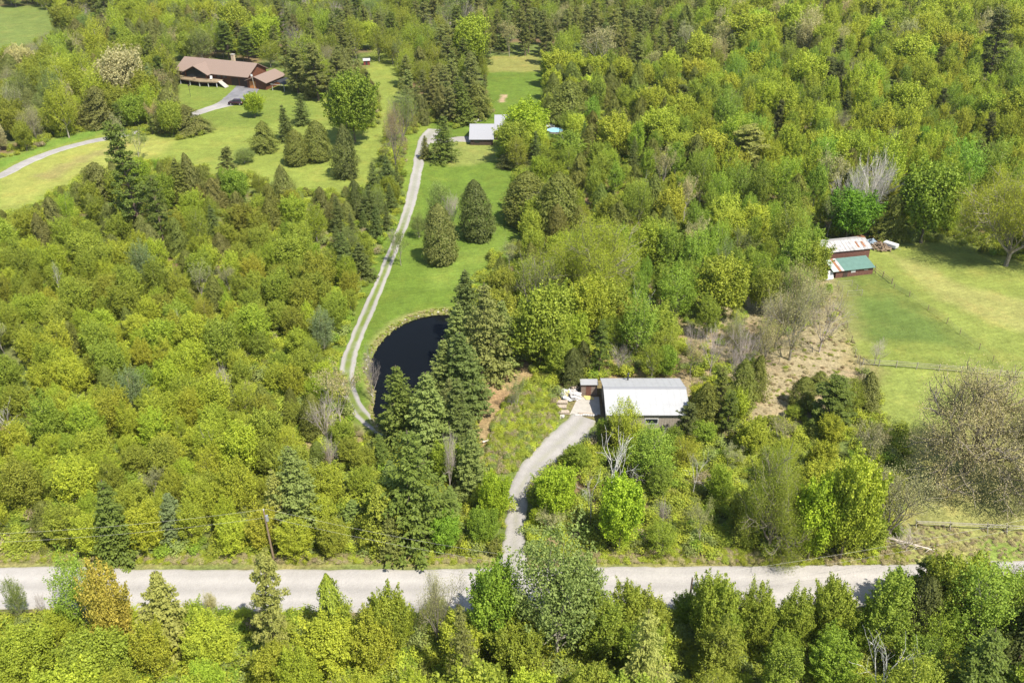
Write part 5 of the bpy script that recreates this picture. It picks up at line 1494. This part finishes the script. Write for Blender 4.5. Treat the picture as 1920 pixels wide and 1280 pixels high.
# woods: photo-pixel boxes of the tree bases -> what grows there
def mix(*a): return a
ZONES = [  # (x0,y0,x1,y1, spacing m, h lo, h hi, [(kind, weight, colour)], place words)
 ((-900, -900, 620, 60), 6.2, 11, 16, mix(('airy', 3, 'olive'), ('pine', 2, 'olivepine'), ('budnarrow', 2, 'greygreen'), ('maple', 2, 'yel'), ('spruce', 1, 'pine'), ('bare', .6, 'tan')), 'in the wood behind the brown house'),
 ((-900, 60, 130, 330), 5.4, 8, 13, mix(('maple', 3, 'olive'), ('budding', 1.2, 'greybud'), ('cedar', 2.5, 'browncedar'), ('airy', 2, 'greygreen'), ('maple', 1.2, 'buff')), 'above the pale curving driveway at the left'),
 ((130, 60, 345, 270), 5.2, 9, 14, mix(('maple', 2.5, 'olive'), ('cedar', 3, 'browncedar'), ('airy', 2, 'yel'), ('budnarrow', 1.5, 'tan'), ('pine', 1, 'pine')), 'in the wood left of the brown house'),
 ((345, -60, 900, 130), 5.6, 11, 15, mix(('pine', 3.2, 'olivepine'), ('budnarrow', 2, 'greygreen'), ('pine', 1.2, 'pine'), ('airy', 2, 'olive'), ('bare', .8, 'tan'), ('maple', .8, 'yel')), 'in the olive pine wood right behind the brown house'),
 ((520, 120, 900, 240), 5.0, 8, 12, mix(('pine', 2, 'olivepine'), ('airy', 2.5, 'olive'), ('cedar', 1.5, 'browncedar'), ('budding', .8, 'greybud')), 'between the brown house and the back lawn'),
 ((900, -900, 1320, 150), 5.6, 11, 15, mix(('pine', 5, 'olivepine'), ('airy', 1.4, 'olive'), ('spruce', 1, 'pine'), ('budnarrow', .8, 'tan'), ('cedar', 1.5, 'cedar')), 'in the dark pine wood behind the back lawn'),
 ((620, -900, 900, 60), 6.0, 11, 15, mix(('pine', 4, 'olivepine'), ('airy', 2, 'olive'), ('budnarrow', 1, 'greygreen'), ('spruce', 1, 'pine')), 'in the pine wood above the long driveway'),
 ((1320, -900, 2800, 130), 6.0, 10, 15, mix(('maple', 4, 'yel'), ('maple', 2, 'olive'), ('pine', 1.2, 'olivepine'), ('poplar', 2.2, 'yel'), ('cedar', .9, 'cedar'), ('airy', 1.2, 'buff')), 'at the top of the right wood'),
 ((1000, 130, 1320, 330), 5.0, 7, 12, mix(('cedar', 2.6, 'cedar'), ('maple', 2, 'yel'), ('alder', 2, 'olive'), ('poplar', 1.5, 'aspen'), ('spruce', .8, 'spruce')), 'in the wood right of the cottage pool'),
 ((1320, 130, 2800, 400), 5.2, 8, 13, mix(('maple', 1.6, 'yel'), ('elm', 3.5, 'yel'), ('alder', 1.2, 'olive'), ('poplar', 3.2, 'yel'), ('poplar', 1.5, 'aspen'), ('pine', .5, 'darkcedar'), ('cedar', 1.1, 'cedar'), ('airy', 1.6, 'aspen'), ('budding', .5, 'greybud'), ('bare', .2, 'tan')), 'in the mixed wood above the barn'),
 ((930, 300, 1240, 480), 4.8, 7, 11, mix(('cedar', 4, 'cedar'), ('alder', 2.5, 'olive'), ('poplar', 1.2, 'aspen'), ('airy', 1.2, 'olive')), 'in the cedar wood right of the lawn'),
 ((1340, 590, 1600, 720), 4.9, 5, 8.5, mix(('budding', 2.5, 'greybud'), ('bare', 2.5, 'tan'), ('budnarrow', 3, 'tan'), ('airy', .5, 'olive')), 'on the grey-brown slope beside the paddock'),
 ((1240, 330, 1560, 480), 4.8, 8, 12, mix(('poplar', 4, 'aspen'), ('maple', 2, 'yel'), ('budnarrow', 1.4, 'tan'), ('airy', 2, 'aspen'), ('cedar', .8, 'cedar')), 'left of the barn in the light poplar wood'),
 ((1110, 470, 1560, 655), 4.4, 7.5, 11.5, mix(('poplar', 4.5, 'aspen'), ('airy', 3, 'aspen'), ('maple', 1, 'olive'), ('budnarrow', 1.2, 'greygreen'), ('deadbirch', .35, 'tan')), 'in the light poplar wood above the workshop'),
 ((940, 470, 1130, 720), 4.8, 6, 10, mix(('maple', 2, 'olive'), ('alder', 2.5, 'olive'), ('cedar', 1.5, 'cedar'), ('budnarrow', 1.2, 'greybud')), 'between the pond conifers and the workshop'),
 ((1110, 655, 1600, 715), 4.8, 6, 9, mix(('airy', 2.5, 'olive'), ('budnarrow', 2.5, 'tan'), ('bare', 1.4, 'tan'), ('cedar', .8, 'darkcedar'), ('poplar', 1, 'aspen')), 'on the leaf-strewn slope behind the workshop'),
 ((-900, 330, 640, 480), 4.6, 6, 10, mix(('cedar', 2.4, 'browncedar'), ('alder', 3, 'olive'), ('maple', 2, 'green'), ('airy', 1.2, 'olive'), ('spruce', .8, 'spruce'), ('cedar', 1.6, 'cedar')), 'below the house meadow'),
 ((560, 340, 740, 560), 4.2, 5, 8, mix(('spruce', 3, 'spruce'), ('cedar', 3, 'browncedar'), ('alder', 2, 'olive'), ('airy', 1, 'greygreen')), 'in the strip left of the long driveway'),
 ((-900, 480, 660, 700), 3.3, 5, 8.5, mix(('alder', 4, 'olive'), ('elm', 4, 'olive'), ('elm', 2, 'yel'), ('alder', 2, 'yel'), ('maple', 1.3, 'olive'), ('airy', 1.3, 'olive'), ('cedar', 1.2, 'cedar'), ('budnarrow', .35, 'greybud'), ('airy', .4, 'bluespruce')), 'in the upper part of the leafy left wood'),
 ((-900, 700, 600, 1060), 3.05, 5, 8, mix(('alder', 4, 'yel'), ('elm', 4, 'yel'), ('elm', 3, 'olive'), ('alder', 3, 'olive'), ('maple', 1.4, 'olive'), ('airy', 1.0, 'yel'), ('cedar', .6, 'cedar'), ('budnarrow', .3, 'greybud')), 'in the leafy wood above the left part of the gravel road'),
 ((560, 820, 940, 1060), 4.0, 4, 7, mix(('alder', 3, 'olive'), ('cedar', 2, 'olive'), ('maple', 1.5, 'green'), ('softspruce', 1, 'palespruce'), ('airy', 1.2, 'yel')), 'between the pond and the gravel road'),
 ((740, 640, 900, 860), 4.2, 7, 11, mix(('softspruce', 3, 'palespruce'), ('softspruce', 2, 'spruce'), ('cedar', 1, 'cedar')), 'in the conifer row right of the pond'),
 ((985, 840, 1400, 1060), 4.8, 3.5, 7, mix(('airy', 4, 'olive'), ('budnarrow', 2, 'greybud'), ('alder', 1.5, 'green'), ('poplar', 1.5, 'aspen'), ('deadbirch', .35, 'tan'), ('cedar', .6, 'darkcedar')), 'between the workshop and the gravel road'),
 ((1300, 770, 1740, 1060), 4.6, 5, 8, mix(('maple', 2, 'yel'), ('alder', 2, 'olive'), ('airy', 3, 'aspen'), ('poplar', 2, 'aspen'), ('budnarrow', 1.2, 'greybud'), ('cedar', 1, 'darkcedar'), ('deadbirch', .35, 'tan')), 'right of the workshop above the gravel road'),
 ((1740, 400, 2800, 760), 9, 7, 10, mix(('budding', 2, 'yel'), ('maple', 2, 'yel')), 'beyond the right edge of the pasture'),
 ((2000, 760, 2800, 960), 8, 5, 8, mix(('budding', 2, 'tan'), ('bare', 1, 'tan')), 'in the lower pasture'),
 ((-900, 1120, 1100, 1900), 4.3, 6.5, 10, mix(('maple', 3, 'yel'), ('alder', 2.5, 'yel'), ('elm', 3, 'yel'), ('maple', 3.5, 'olive'), ('alder', 2, 'green'), ('airy', 1.2, 'yel'), ('spruce', .3, 'ypine'), ('bare', .1, 'tan')), 'below the left half of the gravel road'),
 ((1100, 1110, 2900, 1900), 4.3, 6, 10, mix(('elm', 2, 'olive'), ('maple', 3, 'olive'), ('alder', 3, 'green'), ('poplar', 1.4, 'aspen'), ('cedar', .7, 'darkcedar'), ('airy', 1.6, 'olive'), ('spruce', .4, 'pine'), ('bare', .3, 'tan'), ('budnarrow', .5, 'greybud')), 'below the right half of the gravel road'),
]
RATIO = {'giantleaf': .5, 'giant': .5, 'elm': .26, 'maple': .36, 'alder': .34, 'poplar': .21, 'airy': .28, 'cedar': .27, 'spruce': .22, 'softspruce': .24, 'pine': .27, 'budding': .38, 'budnarrow': .27, 'bare': .27, 'deadbirch': .26, 'shrub': .8}
SR = np.random.default_rng(2024)
def zone_of(px, py):
    for z in ZONES:
        b = z[0]
        if b[0] <= px < b[2] and b[1] <= py < b[3]:
            return z
    return None
CLPW = list(CLP.values())
def hits(X, Y, h, r):
    """does a tree here stand in front of, or in, something the photo shows open?"""
    ks = np.array([0, .25, .5, .75, .93]) * h
    xs_, ys_ = [], []
    for k, lat in zip(ks, (.35, .8, .8, .55, .15)):
        for s in (-1, 0, 1):
            a, b = PX(X + s * r * lat, Y, k); xs_.append(a); ys_.append(b)
    xs_ = np.array(xs_); ys_ = np.array(ys_)
    for P in CLPW:
        if xs_.max() < P[:, 0].min() or xs_.min() > P[:, 0].max() or ys_.max() < P[:, 1].min() or ys_.min() > P[:, 1].max():
            continue
        if inside(P, xs_, ys_).any():
            return True
    return False
placed = {}
def near_ok(X, Y, d):
    ci, cj = int(X // 4), int(Y // 4)
    for i in range(ci - 2, ci + 3):
        for j in range(cj - 2, cj + 3):
            for (x, y, dd) in placed.get((i, j), ()):
                m = (d + dd) / 2 if dd > 0 else max(-dd * .8, d * .45)
                if (x - X) ** 2 + (y - Y) ** 2 < m * m:
                    return False
    return True
def put(X, Y, d): placed.setdefault((int(X // 4), int(Y // 4)), []).append((X, Y, d))
for x, y, r in LONEXY: put(x, y, -r)
cand = []
Y0, Y1 = 52, 640
row = Y0
WOODS = []
step = 2.3
n_try = 0
while row < Y1:
    half = .60 * (row * CS + CAMH * SN) + 12
    if row > 330: st = 4.2
    else: st = step
    X_ = np.arange(-half, half, st) + SR.uniform(-st / 2, st / 2, int(np.ceil(2 * half / st)))[:len(np.arange(-half, half, st))]
    Y_ = row + SR.uniform(-st / 2, st / 2, len(X_))
    cand += list(zip(X_, Y_))
    row += st
SR.shuffle(cand)
for X, Y in cand:
    px, py = PX(X, Y)
    jx, jy = px + SR.normal(0, 22), py + SR.normal(0, 10 + 6 * (py > 400))
    z = zone_of(jx, jy) or zone_of(px, py)
    if z is None: continue
    sp = z[1] * (1 + .0 * Y)
    patch = vnoise(X, Y, 22, 88)
    if py > 1050 and Y > 77: continue
    if not near_ok(X, Y, sp): continue
    kinds = z[4]
    wts = np.array([k[1] for k in kinds], float)
    # neighbours of a kind stand together
    for q, k in enumerate(kinds):
        wts[q] *= .25 + 1.9 * float(vnoise(X, Y, 16, 300 + q * 7 + len(kinds))) ** 2 * 2
    kd = kinds[SR.choice(len(kinds), p=wts / wts.sum())]
    kind, cn = kd[0], kd[2]
    h = SR.uniform(z[2], z[3]) * float(np.exp(SR.normal(0, .13)))
    if kind in ('alder',): h = min(h, 9) * .9
    if kind in ('cedar', 'softspruce'): h *= .92
    ok = False
    for f in (1, .8, .62, .48, .36):
        hh = h * f; r = hh * RATIO[kind] * SR.uniform(.88, 1.15)
        r = max(r, sp * .40 if kind not in ('spruce', 'poplar', 'cedar') else sp * .33)
        r *= (.55 + .45 * f)
        if hh < 1.7: break
        if not hits(X, Y, hh, r):
            ok = True; break
    if not ok: continue
    pxc, pyt = PX(X, Y, hh)
    wpx = 2 * r * SCALE(Y)
    if pxc < -wpx * .5 - 70 or pxc > 1990 + wpx * .5 or pyt > 1300 or pyt < -30 and py < -60: continue
    put(X, Y, sp)
    WOODS.append((kind, X, Y, hh, r, cn, z[5], SCALE(Y) ** 2 * hh * r))
print('woods', len(WOODS))

# too many of a kind: the ones that show largest stand alone, the rest are one mass
from collections import Counter, defaultdict
LIMIT = {'elm': 280, 'maple': 250, 'alder': 290, 'cedar': 240, 'airy': 250, 'poplar': 220, 'pine': 200, 'spruce': 150, 'softspruce': 80, 'budnarrow': 160, 'budding': 60, 'bare': 80, 'deadbirch': 40}
LANDMARKS = [(420, 130, 'the brown house'), (475, 200, 'the van-side tree'), (900, 250, 'the garage'), (985, 240, 'the cottage maple'), (1041, 247, 'the round pool'), (960, 150, 'the back lawn'),
 (666, 200, 'the big green maple'), (270, 350, 'the tallest pine'), (243, 150, 'the buff rounded tree'), (497, 255, 'the lone lawn cedar'), (577, 270, 'the joined lawn cedars'), (685, 110, 'the tiny red shed'), (50, 60, 'the hay field'),
 (60, 310, 'the pale curving driveway'), (50, 370, 'the meadow corner'), (100, 510, 'the leaning dead stem'), (424, 720, 'the lone grey tree'), (336, 960, 'the soft bluish conifer'), (222, 970, 'the solitary spruce'), (260, 740, 'the bluish grey tree'),
 (340, 600, 'the slender dead stem'), (560, 920, 'the tall pale conifer'), (25, 790, 'the edge dead tree'), (650, 640, 'the long driveway bend'), (700, 500, 'the narrow track'), (780, 900, 'the largest spruce'), (780, 640, 'the pond'), (940, 760, 'the brown clearing'),
 (897, 390, 'the egg-shaped lawn cedar'), (1000, 395, 'the white flowering shrub'), (1105, 500, 'the largest yellow tree'), (1210, 750, 'the workshop'), (1100, 730, 'the brown shed'), (1143, 880, 'the white dead birch'), (1038, 930, 'the lime driveway tree'), (1298, 890, 'the white branched birch'),
 (1556, 760, 'the bright tufted pine'), (1440, 940, 'the olive budding tree'), (1590, 480, 'the barn'), (1726, 390, 'the trailer-side maple'), (1610, 340, 'the pale barn tree'), (1390, 290, 'the broad yellowish pine'), (1850, 90, 'the darkest large conifer'), (1400, 70, 'the rounded top tree'),
 (1275, 200, 'the lone dark pine'), (1700, 110, 'the top right tree'), (1480, 600, 'the grey twiggy budding tree'), (1888, 420, 'the pasture budding tree'), (1815, 780, 'the huge sparse budding tree'), (1700, 985, 'the crossed rail fence'),
 (232, 1140, 'the orange-gold tree'), (318, 1140, 'the large grey-green spruce'), (522, 1140, 'the cypress-like tree'), (632, 1150, 'the pointed olive cedar'), (930, 1150, 'the roadside maple'), (1060, 1120, 'the big grey-green poplar'), (1205, 1240, 'the yellow-brown spruce'), (1412, 1150, 'the rounded olive tree'),
 (1638, 1160, 'the white-limbed poplar'), (1800, 1140, 'the broad roadside tree'), (1630, 1270, 'the large white forked tree'), (45, 1120, 'the thin pale road birch'), (100, 1230, 'the lower left corner'), (1860, 1250, 'the corner spruce'), (760, 1250, 'the bottom edge centre'), (1130, 40, 'the back pine wood'), (760, 60, 'the top of the driveway')]
LMX = np.array([(a, b) for a, b, _ in LANDMARKS], float)
def where(px, py):
    d = np.hypot(LMX[:, 0] - px, (LMX[:, 1] - py))
    i = int(d.argmin()); dx, dy = px - LMX[i, 0], py - LMX[i, 1]
    ang_ = math.degrees(math.atan2(-dy, dx)) % 360
    w8 = ['right of', 'behind and right of', 'behind', 'behind and left of', 'left of', 'in front and left of', 'in front of', 'in front and right of'][int((ang_ + 22.5) // 45) % 8]
    dist = 'just' if d[i] < 45 else ('' if d[i] < 95 else ('well' if d[i] < 170 else 'far'))
    return (dist + ' ' + w8).strip() + ' ' + LANDMARKS[i][2]
USED = Counter()
byk = defaultdict(list)
for t in WOODS: byk[t[0]].append(t)
MASS = []
SIZEW = lambda h: 'tall' if h > 10.5 else ('mid-sized' if h > 6.5 else 'low')
SOLO = []
for kind, L in byk.items():
    L.sort(key=lambda t: -t[7])
    for i, (k_, X, Y, h, r, cn, place, sz) in enumerate(L):
        if i < LIMIT[kind]:
            px_, py_ = [float(q) for q in PX(X, Y, h * .6)]
            SOLO.append([kind, X, Y, h, r, cn, place, f"{SIZEW(h)} {WORD[cn]} {KIND[kind][2]} {where(px_, py_)}", px_])
        else:
            MASS.append((kind, X, Y, h, r, cn))
def shorten(lab, room):
    for a_, c_ in ((' in front and left', ' front-left'), (' in front and right', ' front-right'), (' and left', '-left'), (' and right', '-right'), ('bright lime green', 'lime'), ('fresh light green', 'light green'), (' well ', ' '), (' far ', ' '), (' just ', ' '),
                   ('mid-sized ', ''), ('tall ', ''), ('low ', '')):
        if len(lab.split()) <= room: break
        lab = lab.replace(a_, c_, 1)
    return lab
for t in SOLO: t[7] = shorten(t[7], 12)
by_lab = defaultdict(list)
for t in SOLO: by_lab[t[7]].append(t)
def ordn(i): return f"{i}{'th' if 10 <= i % 100 <= 20 else {1: 'st', 2: 'nd', 3: 'rd'}.get(i % 10, 'th')}"
for lab, L in by_lab.items():
    if len(L) == 1: continue
    L.sort(key=lambda t: t[8]); n = len(L)
    for i, t in enumerate(L):
        t[7] = lab + ', ' + (('leftmost', 'rightmost')[i] + ' of two' if n == 2 else (('leftmost', 'middle', 'rightmost')[i] + ' of three' if n == 3 else f"{ordn(i + 1)} of {n}"))
seen_ = Counter(t[7] for t in SOLO)
for kind, X, Y, h, r, cn, place, lab, px_ in SOLO:
    base = np.array(PAL[cn]) * SR.uniform(.88, 1.12) * (1 + SR.normal(0, .04, 3))
    if SR.random() < .10: base = base * .6 + np.array(PAL['lime' if kind in ('alder', 'maple', 'poplar', 'airy', 'elm') else 'cedar']) * .4
    bark = tuple(np.array(KIND[kind][3]) * SR.uniform(.75, 1.25)) if kind not in ('bare',) else tuple(np.array([.34, .29, .25]) * SR.uniform(.8, 1.2))
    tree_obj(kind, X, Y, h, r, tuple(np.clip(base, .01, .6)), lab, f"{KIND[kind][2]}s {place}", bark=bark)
print({k: len(v) for k, v in byk.items()}, 'mass', len(MASS))

# ------------------------------------------------------------------ masses: one object each, copies placed by geometry nodes
def mass(name, protos, pts, label, cat):
    """protos: list of objects; pts: rows (x,y,z, rot, sx, sz, idx)"""
    coll = bpy.data.collections.new(name + '_source')
    for i, p in enumerate(protos):
        coll.objects.link(p)
    pts = np.asarray(pts, float)
    me = bpy.data.meshes.new(name)
    me.vertices.add(len(pts)); me.vertices.foreach_set('co', pts[:, :3].astype(np.float32).ravel())
    for nm_, c in (('rot', 3), ('sx', 4), ('sz', 5)):
        a_ = me.attributes.new(nm_, 'FLOAT', 'POINT'); a_.data.foreach_set('value', pts[:, c].astype(np.float32))
    a_ = me.attributes.new('which', 'INT', 'POINT'); a_.data.foreach_set('value', pts[:, 6].astype(np.int32))
    o = link(name, me, kind='stuff'); tag(o, label, cat)
    ng = bpy.data.node_groups.new(name, 'GeometryNodeTree')
    ng.interface.new_socket('Geometry', in_out='INPUT', socket_type='NodeSocketGeometry')
    ng.interface.new_socket('Geometry', in_out='OUTPUT', socket_type='NodeSocketGeometry')
    N = ng.nodes; Lk = ng.links
    gi = N.new('NodeGroupInput'); go = N.new('NodeGroupOutput')
    ci = N.new('GeometryNodeCollectionInfo'); ci.inputs['Collection'].default_value = coll
    ci.inputs['Separate Children'].default_value = True; ci.inputs['Reset Children'].default_value = True
    io = N.new('GeometryNodeInstanceOnPoints'); io.inputs['Pick Instance'].default_value = True
    def attr(nm_, ty):
        n = N.new('GeometryNodeInputNamedAttribute'); n.data_type = ty; n.inputs['Name'].default_value = nm_
        return [s for s in n.outputs if s.enabled][0]
    cx = N.new('ShaderNodeCombineXYZ'); Lk.new(attr('rot', 'FLOAT'), cx.inputs['Z'])
    cs = N.new('ShaderNodeCombineXYZ'); sx = attr('sx', 'FLOAT'); Lk.new(sx, cs.inputs['X']); Lk.new(sx, cs.inputs['Y']); Lk.new(attr('sz', 'FLOAT'), cs.inputs['Z'])
    Lk.new(gi.outputs[0], io.inputs['Points']); Lk.new(ci.outputs[0], io.inputs['Instance'])
    Lk.new(attr('which', 'INT'), io.inputs['Instance Index'])
    e2r = N.new('FunctionNodeEulerToRotation'); Lk.new(cx.outputs[0], e2r.inputs[0]); Lk.new(e2r.outputs[0], io.inputs['Rotation'])
    Lk.new(cs.outputs[0], io.inputs['Scale'])
    Lk.new(io.outputs[0], go.inputs[0])
    md = o.modifiers.new('copies', 'NODES'); md.node_group = ng
    return o

def proto_obj(name, kind, i, colr, bark=True):
    """prototype with a fixed leaf colour, crown and trunk in one mesh"""
    leaf, wd, H0, R0 = PROTO[kind][i % len(PROTO[kind])]
    key = tuple(round(c, 3) for c in colr)
    if key not in FIXM:
        FIXM[key] = foliage_mat('leaves_fixed', fixed=colr, transl=.3, rand=.35)
    parts = []
    me = leaf.copy() if leaf is not None else wd.copy()
    me.materials.clear(); me.materials.append(FIXM[key] if leaf is not None else BARKFIX)
    if leaf is not None and bark:
        import bmesh
        bm = bmesh.new(); bm.from_mesh(me); nf = len(bm.faces); bm.from_mesh(wd)
        bm.faces.ensure_lookup_table()
        for f in bm.faces[nf:]: f.material_index = 1
        bm.to_mesh(me); bm.free(); me.materials.append(BARKFIX)
    o = bpy.data.objects.new(name, me)
    return o, H0, R0
FIXM = {}
BARKFIX = mat('far_bark', (.20, .17, .13), .9, .1, noise=.2)
if MASS:
    combos = sorted({(t[0], t[5]) for t in MASS})
    protos, info = [], {}
    for kd, cn in combos:
        for v in range(2):
            nm_ = f'wood_{len(protos):03d}'
            o, H0, R0 = proto_obj(nm_, kd, v, PAL[cn])
            info[(kd, cn, v)] = (len(protos), H0, R0); protos.append(o)
    rows = []
    for (kd, X, Y, h, r, cn) in MASS:
        v = int(SR.integers(2)); i, H0, R0 = info[(kd, cn, v)]
        rows.append((X, Y, hz(X, Y), SR.uniform(0, 6.28), r / R0, h / H0, i))
    mass('distant_wood', protos, rows, 'dense mixed wood covering the land beyond the houses and filling between the nearer trees', 'woodland')

# undergrowth on the forest floor
def dens(n, X0, X1, Y0_, Y1_):
    return np.column_stack([SR.uniform(X0, X1, n), SR.uniform(Y0_, Y1_, n)])
Q = np.vstack([dens(3500, -70, 75, 46, 78), dens(15000, -75, 130, 62, 150), dens(16000, -140, 170, 150, 290)])
px, py = PX(Q[:, 0], Q[:, 1])
keep = np.ones(len(Q), bool)
for P in CLPW: keep &= ~inside(P, px, py)
px2, py2 = PX(Q[:, 0], Q[:, 1], 1.2)
for P in CLPW: keep &= ~inside(P, px2, py2)
keep &= ~inside(POND, Q[:, 0], Q[:, 1]) & (px > -60) & (px < 2000) & ~((py > 1040) & (py < 1160))
lit = inside(poly([(1130, 620), (1600, 520), (1640, 760), (1440, 800), (1130, 716)]), Q[:, 0], Q[:, 1])
keep &= ~(lit & (SR.random(len(Q)) < .72))
Q = Q[keep]
cols = ['olive', 'yel', 'green', 'brush', 'greygreen', 'cedar']
pro = []
for i, cn in enumerate(cols):
    o, H0, R0 = proto_obj(f'under_{i:03d}', 'shrub', i, PAL[cn]); pro.append(o)
wt = np.array([.36, .29, .13, .03, .12, .07])
rows = [(x, y, hz(x, y) - .05, SR.uniform(0, 6.28), s, s * SR.uniform(.5, 1.1), i) for (x, y), s, i in zip(Q, SR.uniform(.5, 1.5, len(Q)), SR.choice(6, len(Q), p=wt))]
mass('undergrowth', pro, rows, 'low mixed undergrowth on the forest floor between the trees', 'undergrowth')

# bramble patch beside the short driveway, and rough grass on the road verge and round the pond
def patch(name, P, n, cols_, smin, smax, label, cat, extra=None, zf=(.5, 1.1)):
    b = poly(P) if extra is None else extra
    q = np.column_stack([SR.uniform(b[:, 0].min(), b[:, 0].max(), n), SR.uniform(b[:, 1].min(), b[:, 1].max(), n)])
    q = q[inside(b, q[:, 0], q[:, 1]) & ~inside(POND, q[:, 0], q[:, 1])]
    pro = [proto_obj(f'{name}_{i:03d}', 'shrub', i, PAL[cn])[0] for i, cn in enumerate(cols_)]
    rows = [(x, y, hz(x, y) - .05, SR.uniform(0, 6.28), s, s * SR.uniform(*zf), int(SR.integers(len(cols_)))) for (x, y), s in zip(q, SR.uniform(smin, smax, len(q)))]
    return mass(name, pro, rows, label, cat)
patch('brambles', [(912, 872), (925, 800), (955, 750), (990, 732), (1042, 728), (1046, 790), (1004, 842), (962, 884), (925, 888)], 1700, ['yel', 'olive', 'greygreen', 'brush', 'olive'], .4, .85, 'leafy bramble thicket between the brown clearing and the short driveway', 'undergrowth')
patch('roadside_weeds', [(-160, 1036), (900, 1044), (905, 1056), (-160, 1052)], 1500, ['olive', 'yel', 'brush', 'tan'], .25, .6, 'rough weeds along the far verge of the gravel road', 'weeds', zf=(.3, .8))
patch('verge_weeds', [(1000, 1030), (1700, 1030), (1700, 1054), (1000, 1056)], 1200, ['olive', 'tan', 'brush', 'yel'], .25, .6, 'dry weeds along the verge right of the short driveway', 'weeds', zf=(.3, .8))
patch('dry_brush', [(1640, 990), (1720, 980), (1990, 1000), (1990, 1040), (1660, 1050)], 500, ['tan', 'brush', 'tan'], .2, .45, 'straw coloured tufts on the slope around the crossed rail fence', 'weeds', zf=(.3, .7))
patch('dead_leaves_brush', [(1250, 760), (1270, 640), (1560, 540), (1620, 690), (1500, 720), (1440, 800)], 1500, ['brush', 'tan', 'redbud', 'olive'], .2, .5, 'sparse brown brush on the dry leaf-covered bank', 'undergrowth', zf=(.3, .8))
ring = POND; out_ = cen + (POND - cen) * 1.12
rg = [i for i in range(Lp) if PX(*POND[i])[0] < 845 and PX(*POND[i])[1] < 800]
q = []
for i in rg:
    for k in range(26):
        t = SR.random(); a_, b_ = POND[i], POND[(i + 1) % Lp]
        p = a_ * (1 - t) + b_ * t; dv = (p - cen) / np.linalg.norm(p - cen)
        p = p + dv * SR.uniform(-.1, 1.3); q.append(p)
pro = [proto_obj(f'bankgrass_{i:03d}', 'shrub', i, PAL[cn])[0] for i, cn in enumerate(['tan', 'olive', 'buff'])]
mass('bank_grass', pro, [(p[0], p[1], hz(*p) - .05, SR.uniform(0, 6.28), s, s * .8, int(SR.integers(3))) for p, s in zip(q, SR.uniform(.12, .34, len(q)))], 'straw coloured grass along the rim of the pond', 'grass')

# ------------------------------------------------------------------ thin haze in the air between here and the far woods
HAZE_DENSITY = .00006
hm = bpy.data.materials.new('haze'); hm.use_nodes = True
hn = hm.node_tree; hn.nodes.clear()
ho = hn.nodes.new('ShaderNodeOutputMaterial'); hv = hn.nodes.new('ShaderNodeVolumePrincipled')
hv.inputs['Color'].default_value = (.90, .93, .97, 1); hv.inputs['Density'].default_value = HAZE_DENSITY; hv.inputs['Anisotropy'].default_value = .3
hn.links.new(hv.outputs[0], ho.inputs['Volume'])
hb = MB().box(-700, 700, -60, 760, -4, 84).build('haze', hm); hb['kind'] = 'stuff'; hb['label'] = 'thin pale haze in the air over the woods'; hb['category'] = 'haze'
SC.cycles.volume_bounces = 0
SC.cycles.volume_step_rate = 10
